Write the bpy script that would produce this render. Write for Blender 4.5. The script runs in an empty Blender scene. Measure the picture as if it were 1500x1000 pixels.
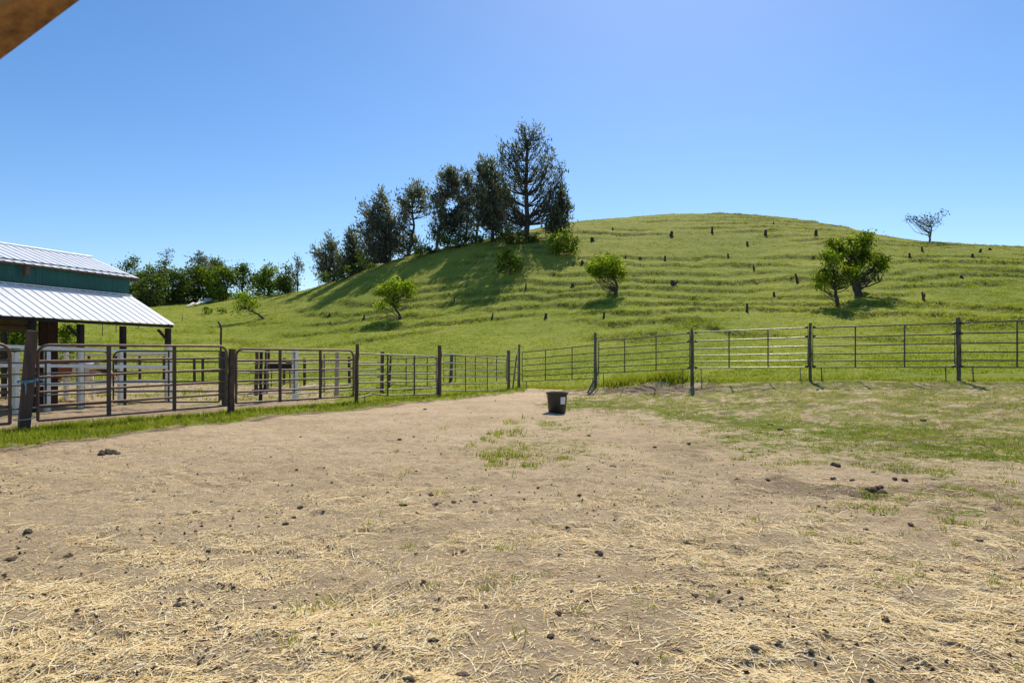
import bpy, math, random
import numpy as np
from mathutils import Vector, Matrix, Quaternion

random.seed(7)
RNG = np.random.default_rng(7)
SC = bpy.context.scene
COL = SC.collection
PI = math.pi

# ------------------------------------------------------------------ camera model
CAM_Z = 1.6
HOR = 520.0          # horizon row of the 1500x1000 photograph
F = 1000.0           # focal length in photograph pixels (24 mm)


def P(px, py, Y):
    return Vector(((px - 750.0) / F * Y, Y, CAM_Z + (HOR - py) / F * Y))


def Zp(Y, py):
    return CAM_Z + (HOR - py) / F * Y


# ------------------------------------------------------------------ numpy noise
def _hash(ix, iy, seed):
    h = (ix.astype(np.int64) * 374761393 + iy.astype(np.int64) * 668265263 + seed * 1442695041) & 0x7fffffff
    h = ((h ^ (h >> 13)) * 1274126177) & 0x7fffffff
    h = ((h ^ (h >> 16)) * 974711) & 0x7fffffff
    return (h ^ (h >> 15)) % 65536 / 65535.0


def vnoise(x, y, seed=0):
    x = np.asarray(x, float); y = np.asarray(y, float)
    ix = np.floor(x); iy = np.floor(y)
    fx = x - ix; fy = y - iy
    fx = fx * fx * fx * (fx * (fx * 6 - 15) + 10); fy = fy * fy * fy * (fy * (fy * 6 - 15) + 10)
    a = _hash(ix, iy, seed); b = _hash(ix + 1, iy, seed)
    c = _hash(ix, iy + 1, seed); d = _hash(ix + 1, iy + 1, seed)
    return (a * (1 - fx) + b * fx) * (1 - fy) + (c * (1 - fx) + d * fx) * fy


def fbm(x, y, octv=4, seed=0):
    s = 0; amp = .5; tot = 0
    x = np.asarray(x, float); y = np.asarray(y, float)
    for o in range(octv):
        s = s + amp * vnoise(x * 2 ** o + 13.7 * o, y * 2 ** o - 7.3 * o, seed + o * 17)
        tot += amp; amp *= .5
    return s / tot


def sstep(a, b, v):
    t = np.clip((np.asarray(v, float) - a) / (b - a), 0, 1)
    return t * t * (3 - 2 * t)


# ------------------------------------------------------------------ terrain heights
def pchip(xs, ys, xq):
    xs = np.array(xs, float); ys = np.array(ys, float)
    h = np.diff(xs); d = np.diff(ys) / h
    m = np.zeros(len(xs))
    for i in range(1, len(xs) - 1):
        if d[i - 1] * d[i] > 0:
            w1 = 2 * h[i] + h[i - 1]; w2 = h[i] + 2 * h[i - 1]
            m[i] = (w1 + w2) / (w1 / d[i - 1] + w2 / d[i])
    m[0] = d[0]; m[-1] = d[-1]
    k = np.clip(np.searchsorted(xs, xq) - 1, 0, len(xs) - 2)
    t = np.clip((xq - xs[k]) / h[k], 0, 1)
    h00 = 2 * t ** 3 - 3 * t ** 2 + 1; h10 = t ** 3 - 2 * t ** 2 + t
    h01 = -2 * t ** 3 + 3 * t ** 2; h11 = t ** 3 - t ** 2
    return h00 * ys[k] + h10 * h[k] * m[k] + h01 * ys[k + 1] + h11 * h[k] * m[k + 1]


TAIL = lambda Y, z: [(Y + 14, z + .9), (Y + 32, z + .2), (Y + 110, z * .45), (900, 0)]


def colm(flat, mids, tail=True):
    k = [(-60, 0.0), (flat, 0.0)] + [(Y, v if v < 100 else Zp(Y, v)) for Y, v in mids]
    return k + TAIL(*k[-1])


COLS = {
    -900: colm(26, [(40, .3), (60, 1.5), (90, 4), (130, 8), (165, 11)]),
    0: colm(27, [(38, .4), (48, 1.1), (60, 2.6), (90, 474), (130, 452), (170, 440)]),
    150: colm(27, [(38, .35), (48, 1.1), (60, 505), (90, 474), (130, 450), (168, 438)]),
    300: colm(28, [(38, .2), (48, .9), (62, 512), (90, 480), (130, 452), (160, 438)]),
    400: colm(29, [(38, .2), (48, .9), (62, 509), (90, 468), (120, 446), (145, 432)]),
    450: colm(30, [(38, .25), (48, 1.1), (62, 505), (90, 462), (112, 436), (132, 424)]),
    530: colm(31, [(39, .35), (50, 1.5), (62, 500), (80, 462), (100, 420), (120, 396)]),
    600: colm(31, [(39, .4), (50, 2.0), (60, 495), (75, 462), (92, 410), (105, 378), (112, 371)]),
    690: colm(31, [(39, .45), (50, 2.4), (60, 488), (75, 453), (90, 400), (102, 362), (108, 355)]),
    770: colm(31.5, [(33, .08), (40, .6), (55, 497), (70, 455), (84, 402), (97, 358), (106, 344), (116, 336)]),
    840: colm(30, [(32, .2), (40, .8), (55, 490), (70, 442), (86, 388), (102, 346), (116, 328), (124, 324)]),
    900: colm(26, [(28.4, .16), (29.4, .40), (40, 1.1), (55, 480), (70, 432), (90, 374), (108, 336), (122, 321), (130, 319)]),
    960: colm(22, [(26.6, .20), (27.3, .62), (40, 1.4), (55, 475), (70, 430), (90, 374), (108, 336), (123, 318), (132, 315)]),
    1013: colm(19, [(25.4, .25), (26.6, .66), (40, 1.6), (55, 472), (70, 430), (90, 375), (110, 335), (125, 317), (134, 313)]),
    1100: colm(17, [(21, .2), (24.0, .46), (26, .72), (32, 1.2), (40, 1.75), (55, 470), (70, 430), (90, 376), (110, 337), (125, 317), (134, 313)]),
    1187: colm(16, [(20, .26), (22, .47), (24.4, .75), (30, 1.2), (38, 1.75), (50, 478), (62, 442), (80, 394), (100, 352), (118, 327), (128, 322)]),
    1250: colm(15, [(19, .23), (21, .45), (23.5, .74), (29, 1.15), (36, 1.6), (50, 474), (60, 442), (80, 392), (100, 354), (114, 338), (122, 334)]),
    1360: colm(14, [(17.5, .2), (19.5, .45), (22.3, .75), (28, 1.15), (36, 1.65), (50, 466), (64, 427), (84, 382), (100, 360), (110, 354)]),
    1500: colm(13, [(16, .2), (18, .45), (20.8, .77), (26, 1.15), (34, 1.7), (50, 462), (65, 425), (84, 383), (97, 365), (105, 361)]),
    1800: colm(12, [(15, .4), (18, .8), (30, 1.8), (50, 464), (65, 432), (84, 396), (97, 384), (105, 381)]),
    2600: colm(11, [(14, .4), (17, .8), (30, 1.8), (50, 470), (65, 445), (84, 415), (97, 408), (105, 405)]),
}
TP = np.arange(-900, 2601, 10.0)
TY = np.concatenate([np.linspace(0, 20, 81)[:-1], np.exp(np.linspace(math.log(20), math.log(700), 420))])
_keys = sorted(COLS)
_tab = np.array([pchip([a for a, _ in COLS[k]], [b for _, b in COLS[k]], TY) for k in _keys])
ZT = np.empty((len(TP), len(TY)))
for j in range(len(TY)):
    ZT[:, j] = np.interp(TP, _keys, _tab[:, j])
_g = np.exp(-np.arange(-6, 7) ** 2 / (2 * 2.6 ** 2)); _g /= _g.sum()
ZT = np.apply_along_axis(lambda c: np.convolve(np.pad(c, 6, mode='edge'), _g, mode='valid'), 0, ZT)


def zbase(x, y):
    x = np.asarray(x, float); y = np.asarray(y, float)
    p = 750 + 1000 * x / np.maximum(y, 6.0)
    fi = np.clip((p - TP[0]) / 10.0, 0, len(TP) - 1.001)
    i = fi.astype(int); a = fi - i
    fj = np.interp(y, TY, np.arange(len(TY)))
    fj = np.clip(fj, 0, len(TY) - 1.001); j = fj.astype(int); b = fj - j
    return (ZT[i, j] * (1 - b) + ZT[i, j + 1] * b) * (1 - a) + (ZT[i + 1, j] * (1 - b) + ZT[i + 1, j + 1] * b) * a


TERR = 1.45


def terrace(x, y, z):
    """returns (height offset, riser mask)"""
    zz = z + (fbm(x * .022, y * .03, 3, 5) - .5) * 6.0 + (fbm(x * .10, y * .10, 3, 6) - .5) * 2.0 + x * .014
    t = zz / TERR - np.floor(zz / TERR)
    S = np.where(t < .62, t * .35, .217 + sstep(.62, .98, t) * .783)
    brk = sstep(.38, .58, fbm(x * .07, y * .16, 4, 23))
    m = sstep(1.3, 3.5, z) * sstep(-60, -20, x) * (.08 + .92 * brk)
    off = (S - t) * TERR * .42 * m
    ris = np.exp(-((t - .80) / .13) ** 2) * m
    return off, ris


def zfull(x, y, want=False):
    x = np.asarray(x, float); y = np.asarray(y, float)
    z = zbase(x, y)
    off, ris = terrace(x, y, z)
    hill = sstep(1.2, 4.0, z)
    n = hill * ((fbm(x * .35, y * .35, 4, 31) - .5) * .42 + ris * (fbm(x * 1.3, y * 1.3, 3, 37) - .5) * .7)
    near = (1 - hill)
    n = n + near * ((fbm(x * .8, y * .8, 3, 41) - .5) * .07 + (fbm(x * 3.1, y * 3.1, 3, 43) - .5) * .05 - sstep(.58, .72, fbm(x * 4.5, y * 4.5, 2, 47)) * .022)
    n = n + near * sstep(17, 10, y) * (fbm(x * 9, y * 9, 3, 49) - .5) * .03
    p = 750 + 1000 * x / np.maximum(y, 1.0)
    dY = np.interp(p, FPX, FPY) - y
    n = n + .055 * (1 - sstep(1.35, 2.1, dY + (fbm(x * 2.2, y * 2.2, 2, 161) - .5) * .7)) * sstep(-1.0, .2, dY) * (1 - sstep(740, 800, p))
    r = z + off + n
    return (r, z, ris, hill) if want else r


def gz(x, y):
    return float(zfull(np.array([x]), np.array([y]))[0])


def hit(px, py, y0=12.0, y1=190.0):
    """first terrain point seen along the ray through a photo pixel (else the closest approach, at the ridge)"""
    Y = np.linspace(y0, y1, 4000)
    z = zfull((px - 750) / F * Y, Y)
    ray = CAM_Z + (HOR - py) / F * Y
    d = ray - z
    k = np.argmax(d <= 0)
    if d[k] > 0:
        k = int(np.argmin(d / Y))
    return Vector(((px - 750) / F * Y[k], float(Y[k]), float(z[k])))


def flat(px, py):
    """near ground point under a photo pixel"""
    Y = CAM_Z * F / (py - HOR)
    for _ in range(12):
        z = gz((px - 750) / F * Y, Y)
        Y = .5 * Y + .5 * (CAM_Z - z) * F / (py - HOR)
    x = (px - 750) / F * Y
    return Vector((x, Y, gz(x, Y)))


# ------------------------------------------------------------------ mesh helpers
class MB:
    def __init__(s):
        s.v = []; s.f = []; s.n = 0; s.at = []

    def add(s, v, f, at=None):
        b = s.n
        s.v.extend([tuple(q) for q in v]); s.f.extend([tuple(i + b for i in q) for q in f]); s.n += len(v)
        s.at.extend(at if isinstance(at, list) else [at if at is not None else .5] * len(v))

    def tube(s, pts, r, n=8, cap=True, at=None, sq=1.0):
        pts = [Vector(p) for p in pts]
        rr = r if isinstance(r, (list, tuple)) else [r] * len(pts)
        vs = []; u = None
        for i, p in enumerate(pts):
            a = pts[max(i - 1, 0)]; b = pts[min(i + 1, len(pts) - 1)]
            t = (b - a).normalized() if (b - a).length > 1e-9 else Vector((0, 0, 1))
            if u is None:
                u = t.cross(Vector((0, 0, 1)))
                if u.length < 1e-3: u = t.cross(Vector((0, 1, 0)))
            u = (u - t * u.dot(t)).normalized()
            w = t.cross(u)
            for k in range(n):
                a_ = 2 * PI * k / n
                vs.append(p + (u * math.cos(a_) * sq + w * math.sin(a_)) * rr[i])
        fs = []
        for i in range(len(pts) - 1):
            for k in range(n):
                k2 = (k + 1) % n
                fs.append((i * n + k, i * n + k2, (i + 1) * n + k2, (i + 1) * n + k))
        if cap:
            fs.append(tuple(range(n))[::-1]); fs.append(tuple((len(pts) - 1) * n + k for k in range(n)))
        s.add(vs, fs, at)

    def box(s, c, ax, ay, az, at=None):
        """centre c and three half-axis vectors"""
        c = Vector(c); ax = Vector(ax); ay = Vector(ay); az = Vector(az)
        v = [c + ax * i + ay * j + az * k for k in (-1, 1) for j in (-1, 1) for i in (-1, 1)]
        s.add(v, [(0, 2, 3, 1), (4, 5, 7, 6), (0, 1, 5, 4), (2, 6, 7, 3), (0, 4, 6, 2), (1, 3, 7, 5)], at)

    def bar(s, a, b, w, h, up=(0, 0, 1), at=None):
        a = Vector(a); b = Vector(b); t = (b - a); L = t.length; t.normalize()
        up = Vector(up); sd = t.cross(up)
        if sd.length < 1e-4: sd = t.cross(Vector((1, 0, 0)))
        sd.normalize(); up = sd.cross(t)
        s.box((a + b) / 2, t * L / 2, sd * w / 2, up * h / 2, at)

    def build(s, name, mat, parent=None, smooth=True, bevel=0):
        me = bpy.data.meshes.new(name)
        o0 = parent_world(parent)
        me.from_pydata([(x - o0.x, y - o0.y, z - o0.z) for x, y, z in s.v], [], s.f)
        a = me.attributes.new('rnd', 'FLOAT', 'POINT')
        a.data.foreach_set('value', np.array(s.at, np.float32))
        me.polygons.foreach_set('use_smooth', [smooth] * len(me.polygons))
        me.materials.append(mat); me.update()
        if smooth:
            try: me.set_sharp_from_angle(angle=math.radians(50))
            except Exception: pass
        o = bpy.data.objects.new(name, me); COL.objects.link(o)
        if parent: o.parent = parent
        if bevel:
            m = o.modifiers.new('bevel', 'BEVEL'); m.width = bevel; m.segments = 2
        return o


def parent_world(p):
    w = Vector((0, 0, 0))
    while p is not None:
        w = w + p.location; p = p.parent
    return w


def np_mesh(name, V, FQ, mat, attrs=None, smooth=True, parent=None):
    """numpy mesh: V (n,3), FQ (m,k) with k = 3 or 4"""
    me = bpy.data.meshes.new(name)
    n = len(V); m, k = FQ.shape
    me.vertices.add(n); me.vertices.foreach_set('co', np.asarray(V, np.float32).ravel())
    me.loops.add(m * k); me.loops.foreach_set('vertex_index', np.asarray(FQ, np.int32).ravel())
    me.polygons.add(m)
    me.polygons.foreach_set('loop_start', np.arange(0, m * k, k, dtype=np.int32))
    me.polygons.foreach_set('loop_total', np.full(m, k, dtype=np.int32))
    me.polygons.foreach_set('use_smooth', np.full(m, smooth))
    for an, av in (attrs or {}).items():
        a = me.attributes.new(an, 'FLOAT', 'POINT'); a.data.foreach_set('value', np.asarray(av, np.float32))
    me.update(calc_edges=True); me.validate()
    me.materials.append(mat)
    o = bpy.data.objects.new(name, me); COL.objects.link(o)
    if parent: o.parent = parent
    return o


def tag(o, label, cat, group=None):
    o['label'] = label; o['category'] = cat
    if group: o['group'] = group
    return o


def thing(name, loc, label, cat, group=None):
    o = bpy.data.objects.new(name, None); COL.objects.link(o); o.location = loc
    o.empty_display_size = .2
    return tag(o, label, cat, group)


# ------------------------------------------------------------------ material helpers
class NT:
    def __init__(s, name):
        s.m = bpy.data.materials.new(name); s.m.use_nodes = True
        s.t = s.m.node_tree; s.t.nodes.clear()
        s.out = s.t.nodes.new('ShaderNodeOutputMaterial')

    def n(s, typ, **kw):
        nd = s.t.nodes.new(typ)
        for k, v in kw.items():
            if k.startswith('i_'):
                key = k[2:].replace('_', ' ')
                nd.inputs[int(key) if key.isdigit() else key].default_value = v
            else: setattr(nd, k, v)
        return nd

    def l(s, a, b): s.t.links.new(a, b)

    def pos(s):
        return s.n('ShaderNodeNewGeometry').outputs['Position']

    def noise(s, scale, detail=4, rough=.55, vec=None, dist=0):
        nd = s.n('ShaderNodeTexNoise'); nd.inputs['Scale'].default_value = scale
        nd.inputs['Detail'].default_value = detail; nd.inputs['Roughness'].default_value = rough
        nd.inputs['Distortion'].default_value = dist
        s.l(vec if vec is not None else s.pos(), nd.inputs['Vector'])
        return nd.outputs['Fac']

    def mapping(s, vec, scale):
        nd = s.n('ShaderNodeMapping'); nd.inputs['Scale'].default_value = scale; s.l(vec, nd.inputs['Vector'])
        return nd.outputs['Vector']

    def attr(s, name):
        return s.n('ShaderNodeAttribute', attribute_name=name).outputs['Fac']

    def math(s, op, a, b=None, clamp=False):
        nd = s.n('ShaderNodeMath', operation=op); nd.use_clamp = clamp
        for i, v in enumerate((a, b)):
            if v is None: continue
            if isinstance(v, (int, float)): nd.inputs[i].default_value = v
            else: s.l(v, nd.inputs[i])
        return nd.outputs[0]

    def ramp(s, fac, stops, interp='LINEAR'):
        nd = s.n('ShaderNodeValToRGB'); cr = nd.color_ramp; cr.interpolation = interp
        while len(cr.elements) < len(stops): cr.elements.new(.5)
        for e, (p, c) in zip(cr.elements, stops):
            e.position = p; e.color = (c[0], c[1], c[2], 1) if isinstance(c, tuple) else (c, c, c, 1)
        s.l(fac, nd.inputs['Fac'])
        return nd.outputs['Color']

    def range(s, v, a, b, c=0, d=1):
        nd = s.n('ShaderNodeMapRange'); nd.clamp = True
        for i, q in enumerate((a, b, c, d)): nd.inputs[i + 1].default_value = q
        s.l(v, nd.inputs[0]); return nd.outputs[0]

    def mix(s, fac, a, b, mode='MIX'):
        nd = s.n('ShaderNodeMix', data_type='RGBA', blend_type=mode)
        for sock, v in ((nd.inputs[0], fac), (nd.inputs[6], a), (nd.inputs[7], b)):
            if isinstance(v, (int, float)): sock.default_value = v
            elif isinstance(v, tuple): sock.default_value = (v[0], v[1], v[2], 1)
            else: s.l(v, sock)
        return nd.outputs[2]

    def bump(s, h, strength=.5, dist=.02):
        nd = s.n('ShaderNodeBump'); nd.inputs['Strength'].default_value = strength
        nd.inputs['Distance'].default_value = dist; s.l(h, nd.inputs['Height'])
        return nd.outputs['Normal']

    def pbsdf(s, col, rough=.7, metal=0, normal=None, spec=.5):
        nd = s.n('ShaderNodeBsdfPrincipled')
        if isinstance(col, tuple): nd.inputs['Base Color'].default_value = (*col, 1)
        else: s.l(col, nd.inputs['Base Color'])
        if isinstance(rough, (int, float)): nd.inputs['Roughness'].default_value = rough
        else: s.l(rough, nd.inputs['Roughness'])
        nd.inputs['Metallic'].default_value = metal
        nd.inputs['Specular IOR Level'].default_value = spec
        if normal is not None: s.l(normal, nd.inputs['Normal'])
        s.l(nd.outputs[0], s.out.inputs[0]); return nd


def mat_basic(name, c1, c2, scale=6, rough=.7, metal=0, bump=.3, bscale=30, stretch=(1, 1, 1), spec=.4):
    t = NT(name)
    v = t.mapping(t.pos(), stretch)
    f = t.noise(scale, 6, .65, v)
    c = t.mix(t.range(f, .35, .65), c1, c2)
    nb = t.noise(bscale, 4, .6, v)
    r = t.range(nb, .3, .7, rough - .08, min(1, rough + .08))
    t.pbsdf(c, r, metal, t.bump(nb, bump, .01), spec)
    return t.m


def mat_leaf(name, dark, mid, light, transl=.45, tip=None, gloss=.0):
    t = NT(name)
    r = t.attr('rnd')
    f = t.math('ADD', t.math('MULTIPLY', r, .75), t.math('MULTIPLY', t.noise(.9, 3), .35))
    c = t.ramp(f, [(.15, dark), (.5, mid), (.9, light)])
    d = t.n('ShaderNodeBsdfDiffuse'); t.l(c, d.inputs[0])
    tr = t.n('ShaderNodeBsdfTranslucent')
    c2 = t.mix(1.0, c, (1.25, 1.35, .55), 'MULTIPLY'); t.l(c2, tr.inputs[0])
    mx = t.n('ShaderNodeMixShader'); mx.inputs[0].default_value = transl
    t.l(d.outputs[0], mx.inputs[1]); t.l(tr.outputs[0], mx.inputs[2])
    o = mx
    if gloss:
        g = t.n('ShaderNodeBsdfGlossy'); g.inputs['Roughness'].default_value = .45
        m2 = t.n('ShaderNodeMixShader'); m2.inputs[0].default_value = gloss
        t.l(mx.outputs[0], m2.inputs[1]); t.l(g.outputs[0], m2.inputs[2]); o = m2
    t.l(o.outputs[0], t.out.inputs[0])
    return t.m


# ground colours shared by the terrain sheet and the grass blades
def grass_colour(t, ris=None):
    p = t.pos()
    n1 = t.noise(.055, 5, .6, p); n2 = t.noise(.6, 5, .65, p); n3 = t.noise(4.0, 3, .6, p)
    f = t.math('ADD', t.math('MULTIPLY', n1, .55), t.math('ADD', t.math('MULTIPLY', n2, .35), t.math('MULTIPLY', n3, .2)))
    green = t.ramp(f, [(.36, (.14, .195, .014)), (.52, (.255, .300, .026)), (.70, (.385, .385, .058))])
    dryc = t.ramp(t.noise(2.3, 8, .75, p), [(.28, (.13, .085, .035)), (.42, (.34, .30, .07)), (.55, (.46, .40, .12)), (.70, (.40, .27, .12))])
    dry = t.attr('dry')
    fac = t.math('MULTIPLY', dry, t.range(t.noise(.8, 5, .7, p), .3, .62), clamp=True)
    pad = t.attr('inpad')
    green = t.mix(pad, green, t.mix(1.0, green, (.72, .77, .85), 'MULTIPLY'))
    return t.mix(fac, green, dryc), n2, n3


def make_ground_mat():
    t = NT('ground_soil_and_grass'); p = t.pos()
    gc, n2, n3 = grass_colour(t)
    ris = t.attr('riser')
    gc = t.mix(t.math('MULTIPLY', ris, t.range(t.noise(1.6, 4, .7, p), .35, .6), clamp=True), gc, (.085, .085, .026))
    # soil
    s1 = t.noise(.5, 5, .6, p); s2 = t.noise(5, 6, .7, p); s3 = t.noise(42, 4, .7, p)
    sf = t.math('ADD', t.math('MULTIPLY', s1, .4), t.math('ADD', t.math('MULTIPLY', s2, .35), t.math('MULTIPLY', s3, .25)))
    soil = t.ramp(sf, [(.30, (.30, .198, .110)), (.46, (.64, .458, .268)), (.60, (.82, .615, .385))])
    speck = t.range(t.noise(13, 6, .8, p), .575, .65)
    soil = t.mix(t.math('MULTIPLY', speck, .6), soil, (.12, .078, .046))
    pale = t.range(t.noise(23, 5, .8, t.mapping(p, (1, 1.1, 1))), .56, .64)
    soil = t.mix(t.math('MULTIPLY', pale, .45), soil, (.85, .67, .44))
    # fine trodden straw chaff
    v = t.n('ShaderNodeTexVoronoi', feature='F1'); v.inputs['Scale'].default_value = 85
    t.l(t.mapping(p, (1, .45, 1)), v.inputs['Vector'])
    sepn = t.n('ShaderNodeSeparateColor'); t.l(v.outputs['Color'], sepn.inputs[0])
    chaff = t.math('MULTIPLY', t.range(sepn.outputs[0], .55, .6), t.range(s2, .36, .58))
    straw = t.attr('straw')
    strawc = t.ramp(sepn.outputs[1], [(.1, (.48, .34, .15)), (.6, (.70, .54, .27)), (.95, (.86, .73, .46))])
    soil = t.mix(t.math('MULTIPLY', chaff, t.math('MULTIPLY', straw, .85), clamp=True), soil, strawc)
    dark = t.attr('dark_soil_shade')  # darker soil, plus shade painted in along the grass ledge
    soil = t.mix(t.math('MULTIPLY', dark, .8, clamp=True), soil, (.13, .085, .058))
    g = t.attr('grass')
    gf = t.range(t.math('ADD', g, t.math('MULTIPLY', t.math('SUBTRACT', t.noise(3.2, 8, .8, p), .5), 3.0)), .40, .62)
    gf = t.math('MULTIPLY', gf, t.math('SUBTRACT', 1.0, t.math('MULTIPLY', t.math('MULTIPLY', t.attr('inpad'), .85), t.range(t.noise(1.0, 8, .85, p), .50, .56))))
    c = t.mix(gf, soil, gc)
    h = t.math('ADD', t.math('MULTIPLY', t.noise(7, 8, .8, p), .7), t.math('MULTIPLY', t.noise(24, 6, .8, p), .4))
    cam_far = t.attr('far')
    nb = t.n('ShaderNodeBump'); nb.inputs['Strength'].default_value = 1.0
    t.l(t.range(cam_far, 0, 1, .10, .25), nb.inputs['Distance'])
    hh = t.mix(cam_far, h, t.math('ADD', t.math('MULTIPLY', n3, .5), t.noise(1.7, 6, .75, p)))
    t.l(hh, nb.inputs['Height'])
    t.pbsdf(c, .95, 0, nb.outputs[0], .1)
    return t.m


def make_blade_mat(name, transl=.5):
    t = NT(name)
    gc, _, _ = grass_colour(t)
    r = t.attr('rnd')
    c = t.mix(1.0, gc, t.ramp(r, [(0, .62), (1, 1.35)]), 'MULTIPLY')
    d = t.n('ShaderNodeBsdfDiffuse'); t.l(c, d.inputs[0])
    tr = t.n('ShaderNodeBsdfTranslucent'); t.l(t.mix(1.0, c, (1.2, 1.25, .7), 'MULTIPLY'), tr.inputs[0])
    mx = t.n('ShaderNodeMixShader'); mx.inputs[0].default_value = transl
    t.l(d.outputs[0], mx.inputs[1]); t.l(tr.outputs[0], mx.inputs[2]); t.l(mx.outputs[0], t.out.inputs[0])
    return t.m


def make_straw_mat():
    t = NT('dry_straw')
    c = t.ramp(t.attr('rnd'), [(0, (.56, .37, .145)), (.35, (.82, .60, .27)), (.7, (.96, .76, .41)), (1, (.98, .88, .62))])
    t.pbsdf(c, .7, 0, None, .12)
    return t.m


M = {}
M['ground'] = make_ground_mat()
M['blade'] = make_blade_mat('grass_blades')
M['straw'] = make_straw_mat()
M['bark'] = mat_basic('dark_bark', (.045, .034, .027), (.10, .08, .062), 8, .9, 0, .6, 20, (1, 1, .25))
M['grey_bark'] = mat_basic('grey_bark', (.10, .085, .075), (.19, .165, .15), 8, .9, 0, .6, 20, (1, 1, .25))
M['stump'] = mat_basic('charred_stump', (.022, .017, .013), (.105, .085, .066), 9, .95, 0, .6, 20, (1, 1, .3))
M['pine'] = mat_leaf('pine_needles', (.042, .050, .042), (.135, .145, .115), (.32, .31, .24), .4)
M['pine2'] = mat_leaf('pine_needles_grey', (.060, .068, .062), (.175, .18, .155), (.40, .385, .31), .4)
M['oak'] = mat_leaf('oak_leaves', (.048, .078, .016), (.165, .225, .040), (.38, .43, .085), .45)
M['oak_dark'] = mat_leaf('oak_leaves_dark', (.034, .054, .018), (.115, .155, .044), (.27, .31, .085), .4)
M['almond'] = mat_leaf('almond_leaves', (.06, .10, .012), (.24, .32, .026), (.58, .62, .08), .5)
M['shrub'] = mat_leaf('shrub_leaves', (.035, .062, .010), (.15, .215, .022), (.48, .52, .06), .5)
M['twig'] = mat_leaf('grey_twigs', (.07, .062, .055), (.12, .11, .09), (.17, .17, .12), .15)
M['rust'] = mat_basic('rusty_brown_steel', (.095, .050, .034), (.20, .115, .078), 5, .58, .25, .02, 45, (1, 1, 1), .5)
M['rust_dark'] = mat_basic('dark_rust_steel', (.060, .036, .028), (.115, .07, .052), 7, .6, .2, .3, 40)
M['galv'] = mat_basic('weathered_grey_steel', (.05, .046, .04), (.105, .098, .08), 5, .47, .45, .0, 40, (1, 1, 1), .5)
M['glint_steel'] = mat_basic('grey_steel_painted_glint', (.16, .15, .125), (.26, .245, .205), 5, .40, .55, .0, 40, (1, 1, 1), .5)  # lighter copy of the grey steel: sun glint painted into its colour
M['tan_steel'] = mat_basic('tan_worn_steel', (.22, .185, .135), (.34, .29, .20), 5, .55, .15, .0, 40, (1, 1, 1), .4)
M['green_steel'] = mat_basic('dark_green_steel', (.018, .030, .024), (.05, .058, .047), 5, .42, .25, .12, 40)
M['post_wood'] = mat_basic('weathered_post_wood', (.058, .036, .029), (.125, .080, .064), 7, .85, 0, .7, 28, (1, 1, .12))
M['post_grey'] = mat_basic('grey_post_wood', (.085, .078, .068), (.17, .155, .14), 7, .85, 0, .7, 28, (1, 1, .12))
M['white'] = mat_basic('white_painted_wood', (.78, .755, .68), (.90, .88, .80), 3, .5, 0, .12, 30)
M['pale_wood'] = mat_basic('pale_pink_wood', (.36, .25, .20), (.52, .41, .33), 9, .85, 0, .6, 25, (1, 1, .3))
M['beam'] = mat_basic('rough_brown_beam', (.10, .040, .012), (.36, .19, .06), 16, .85, 0, .6, 25, (1, 1, 1))
M['dark_wood'] = mat_basic('black_brown_wood', (.012, .009, .008), (.035, .026, .022), 5, .8, 0, .4, 25, (1, 1, .2))
M['fascia'] = mat_basic('brown_fascia', (.075, .045, .030), (.14, .088, .058), 6, .8, 0, .4, 25)
M['rope'] = mat_basic('blue_twine', (.10, .26, .36), (.22, .40, .50), 20, .8, 0, .4, 80)
M['pale_rope'] = mat_basic('pale_twine', (.35, .30, .27), (.5, .45, .4), 20, .8, 0, .4, 80)
M['rubber'] = mat_basic('black_rubber', (.012, .010, .009), (.030, .022, .017), 6, .5, 0, .2, 25, (1, 1, 1), .5)
M['paper'] = mat_basic('white_sticker', (.62, .63, .66), (.74, .74, .76), 12, .6, 0, .05, 30)
M['dung'] = mat_basic('dark_dung', (.042, .029, .018), (.17, .12, .072), 30, .95, 0, 1.0, 60)
M['dung2'] = mat_basic('brown_clod', (.06, .042, .027), (.13, .095, .062), 30, .95, 0, 1.0, 60)
M['deadwood'] = mat_basic('bleached_deadwood', (.55, .52, .48), (.78, .75, .70), 3, .8, 0, .4, 10)
M['wire'] = mat_basic('fence_wire', (.10, .095, .09), (.18, .17, .16), 5, .5, .6, 0, 30)


def make_roof_mat():
    t = NT('white_ribbed_roof_metal'); p = t.pos()
    c = t.mix(t.range(t.noise(.7, 5, .6, p), .35, .7), (.82, .82, .83), (.93, .93, .94))
    c = t.mix(t.math('MULTIPLY', t.range(t.noise(5, 6, .75, t.mapping(p, (.25, 1.4, .25))), .55, .72), .35), c, (.55, .50, .45))
    t.pbsdf(c, t.range(t.noise(3, 4, .6, p), .3, .7, .34, .5), .0, t.bump(t.noise(2.2, 3), .06, .02), .6)
    return t.m


M['roof'] = make_roof_mat()
M['green_wall'] = mat_basic('teal_green_siding', (.012, .082, .068), (.020, .110, .090), 2, .5, 0, .06, 10, (1, 1, .3))
M['barn_dark'] = mat_basic('dark_rust_barn_wall', (.020, .010, .008), (.045, .022, .016), 3, .8, 0, .3, 15)
M['barn_metal'] = mat_basic('dim_corrugated_metal', (.075, .060, .035), (.13, .105, .065), 3, .5, .3, .2, 15)

# ------------------------------------------------------------------ fence line (plan)
FP = {}


def fpost(k, px, Y=None, gy=None):
    FP[k] = (px, Y if Y else CAM_Z * F / (gy - HOR))


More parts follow.
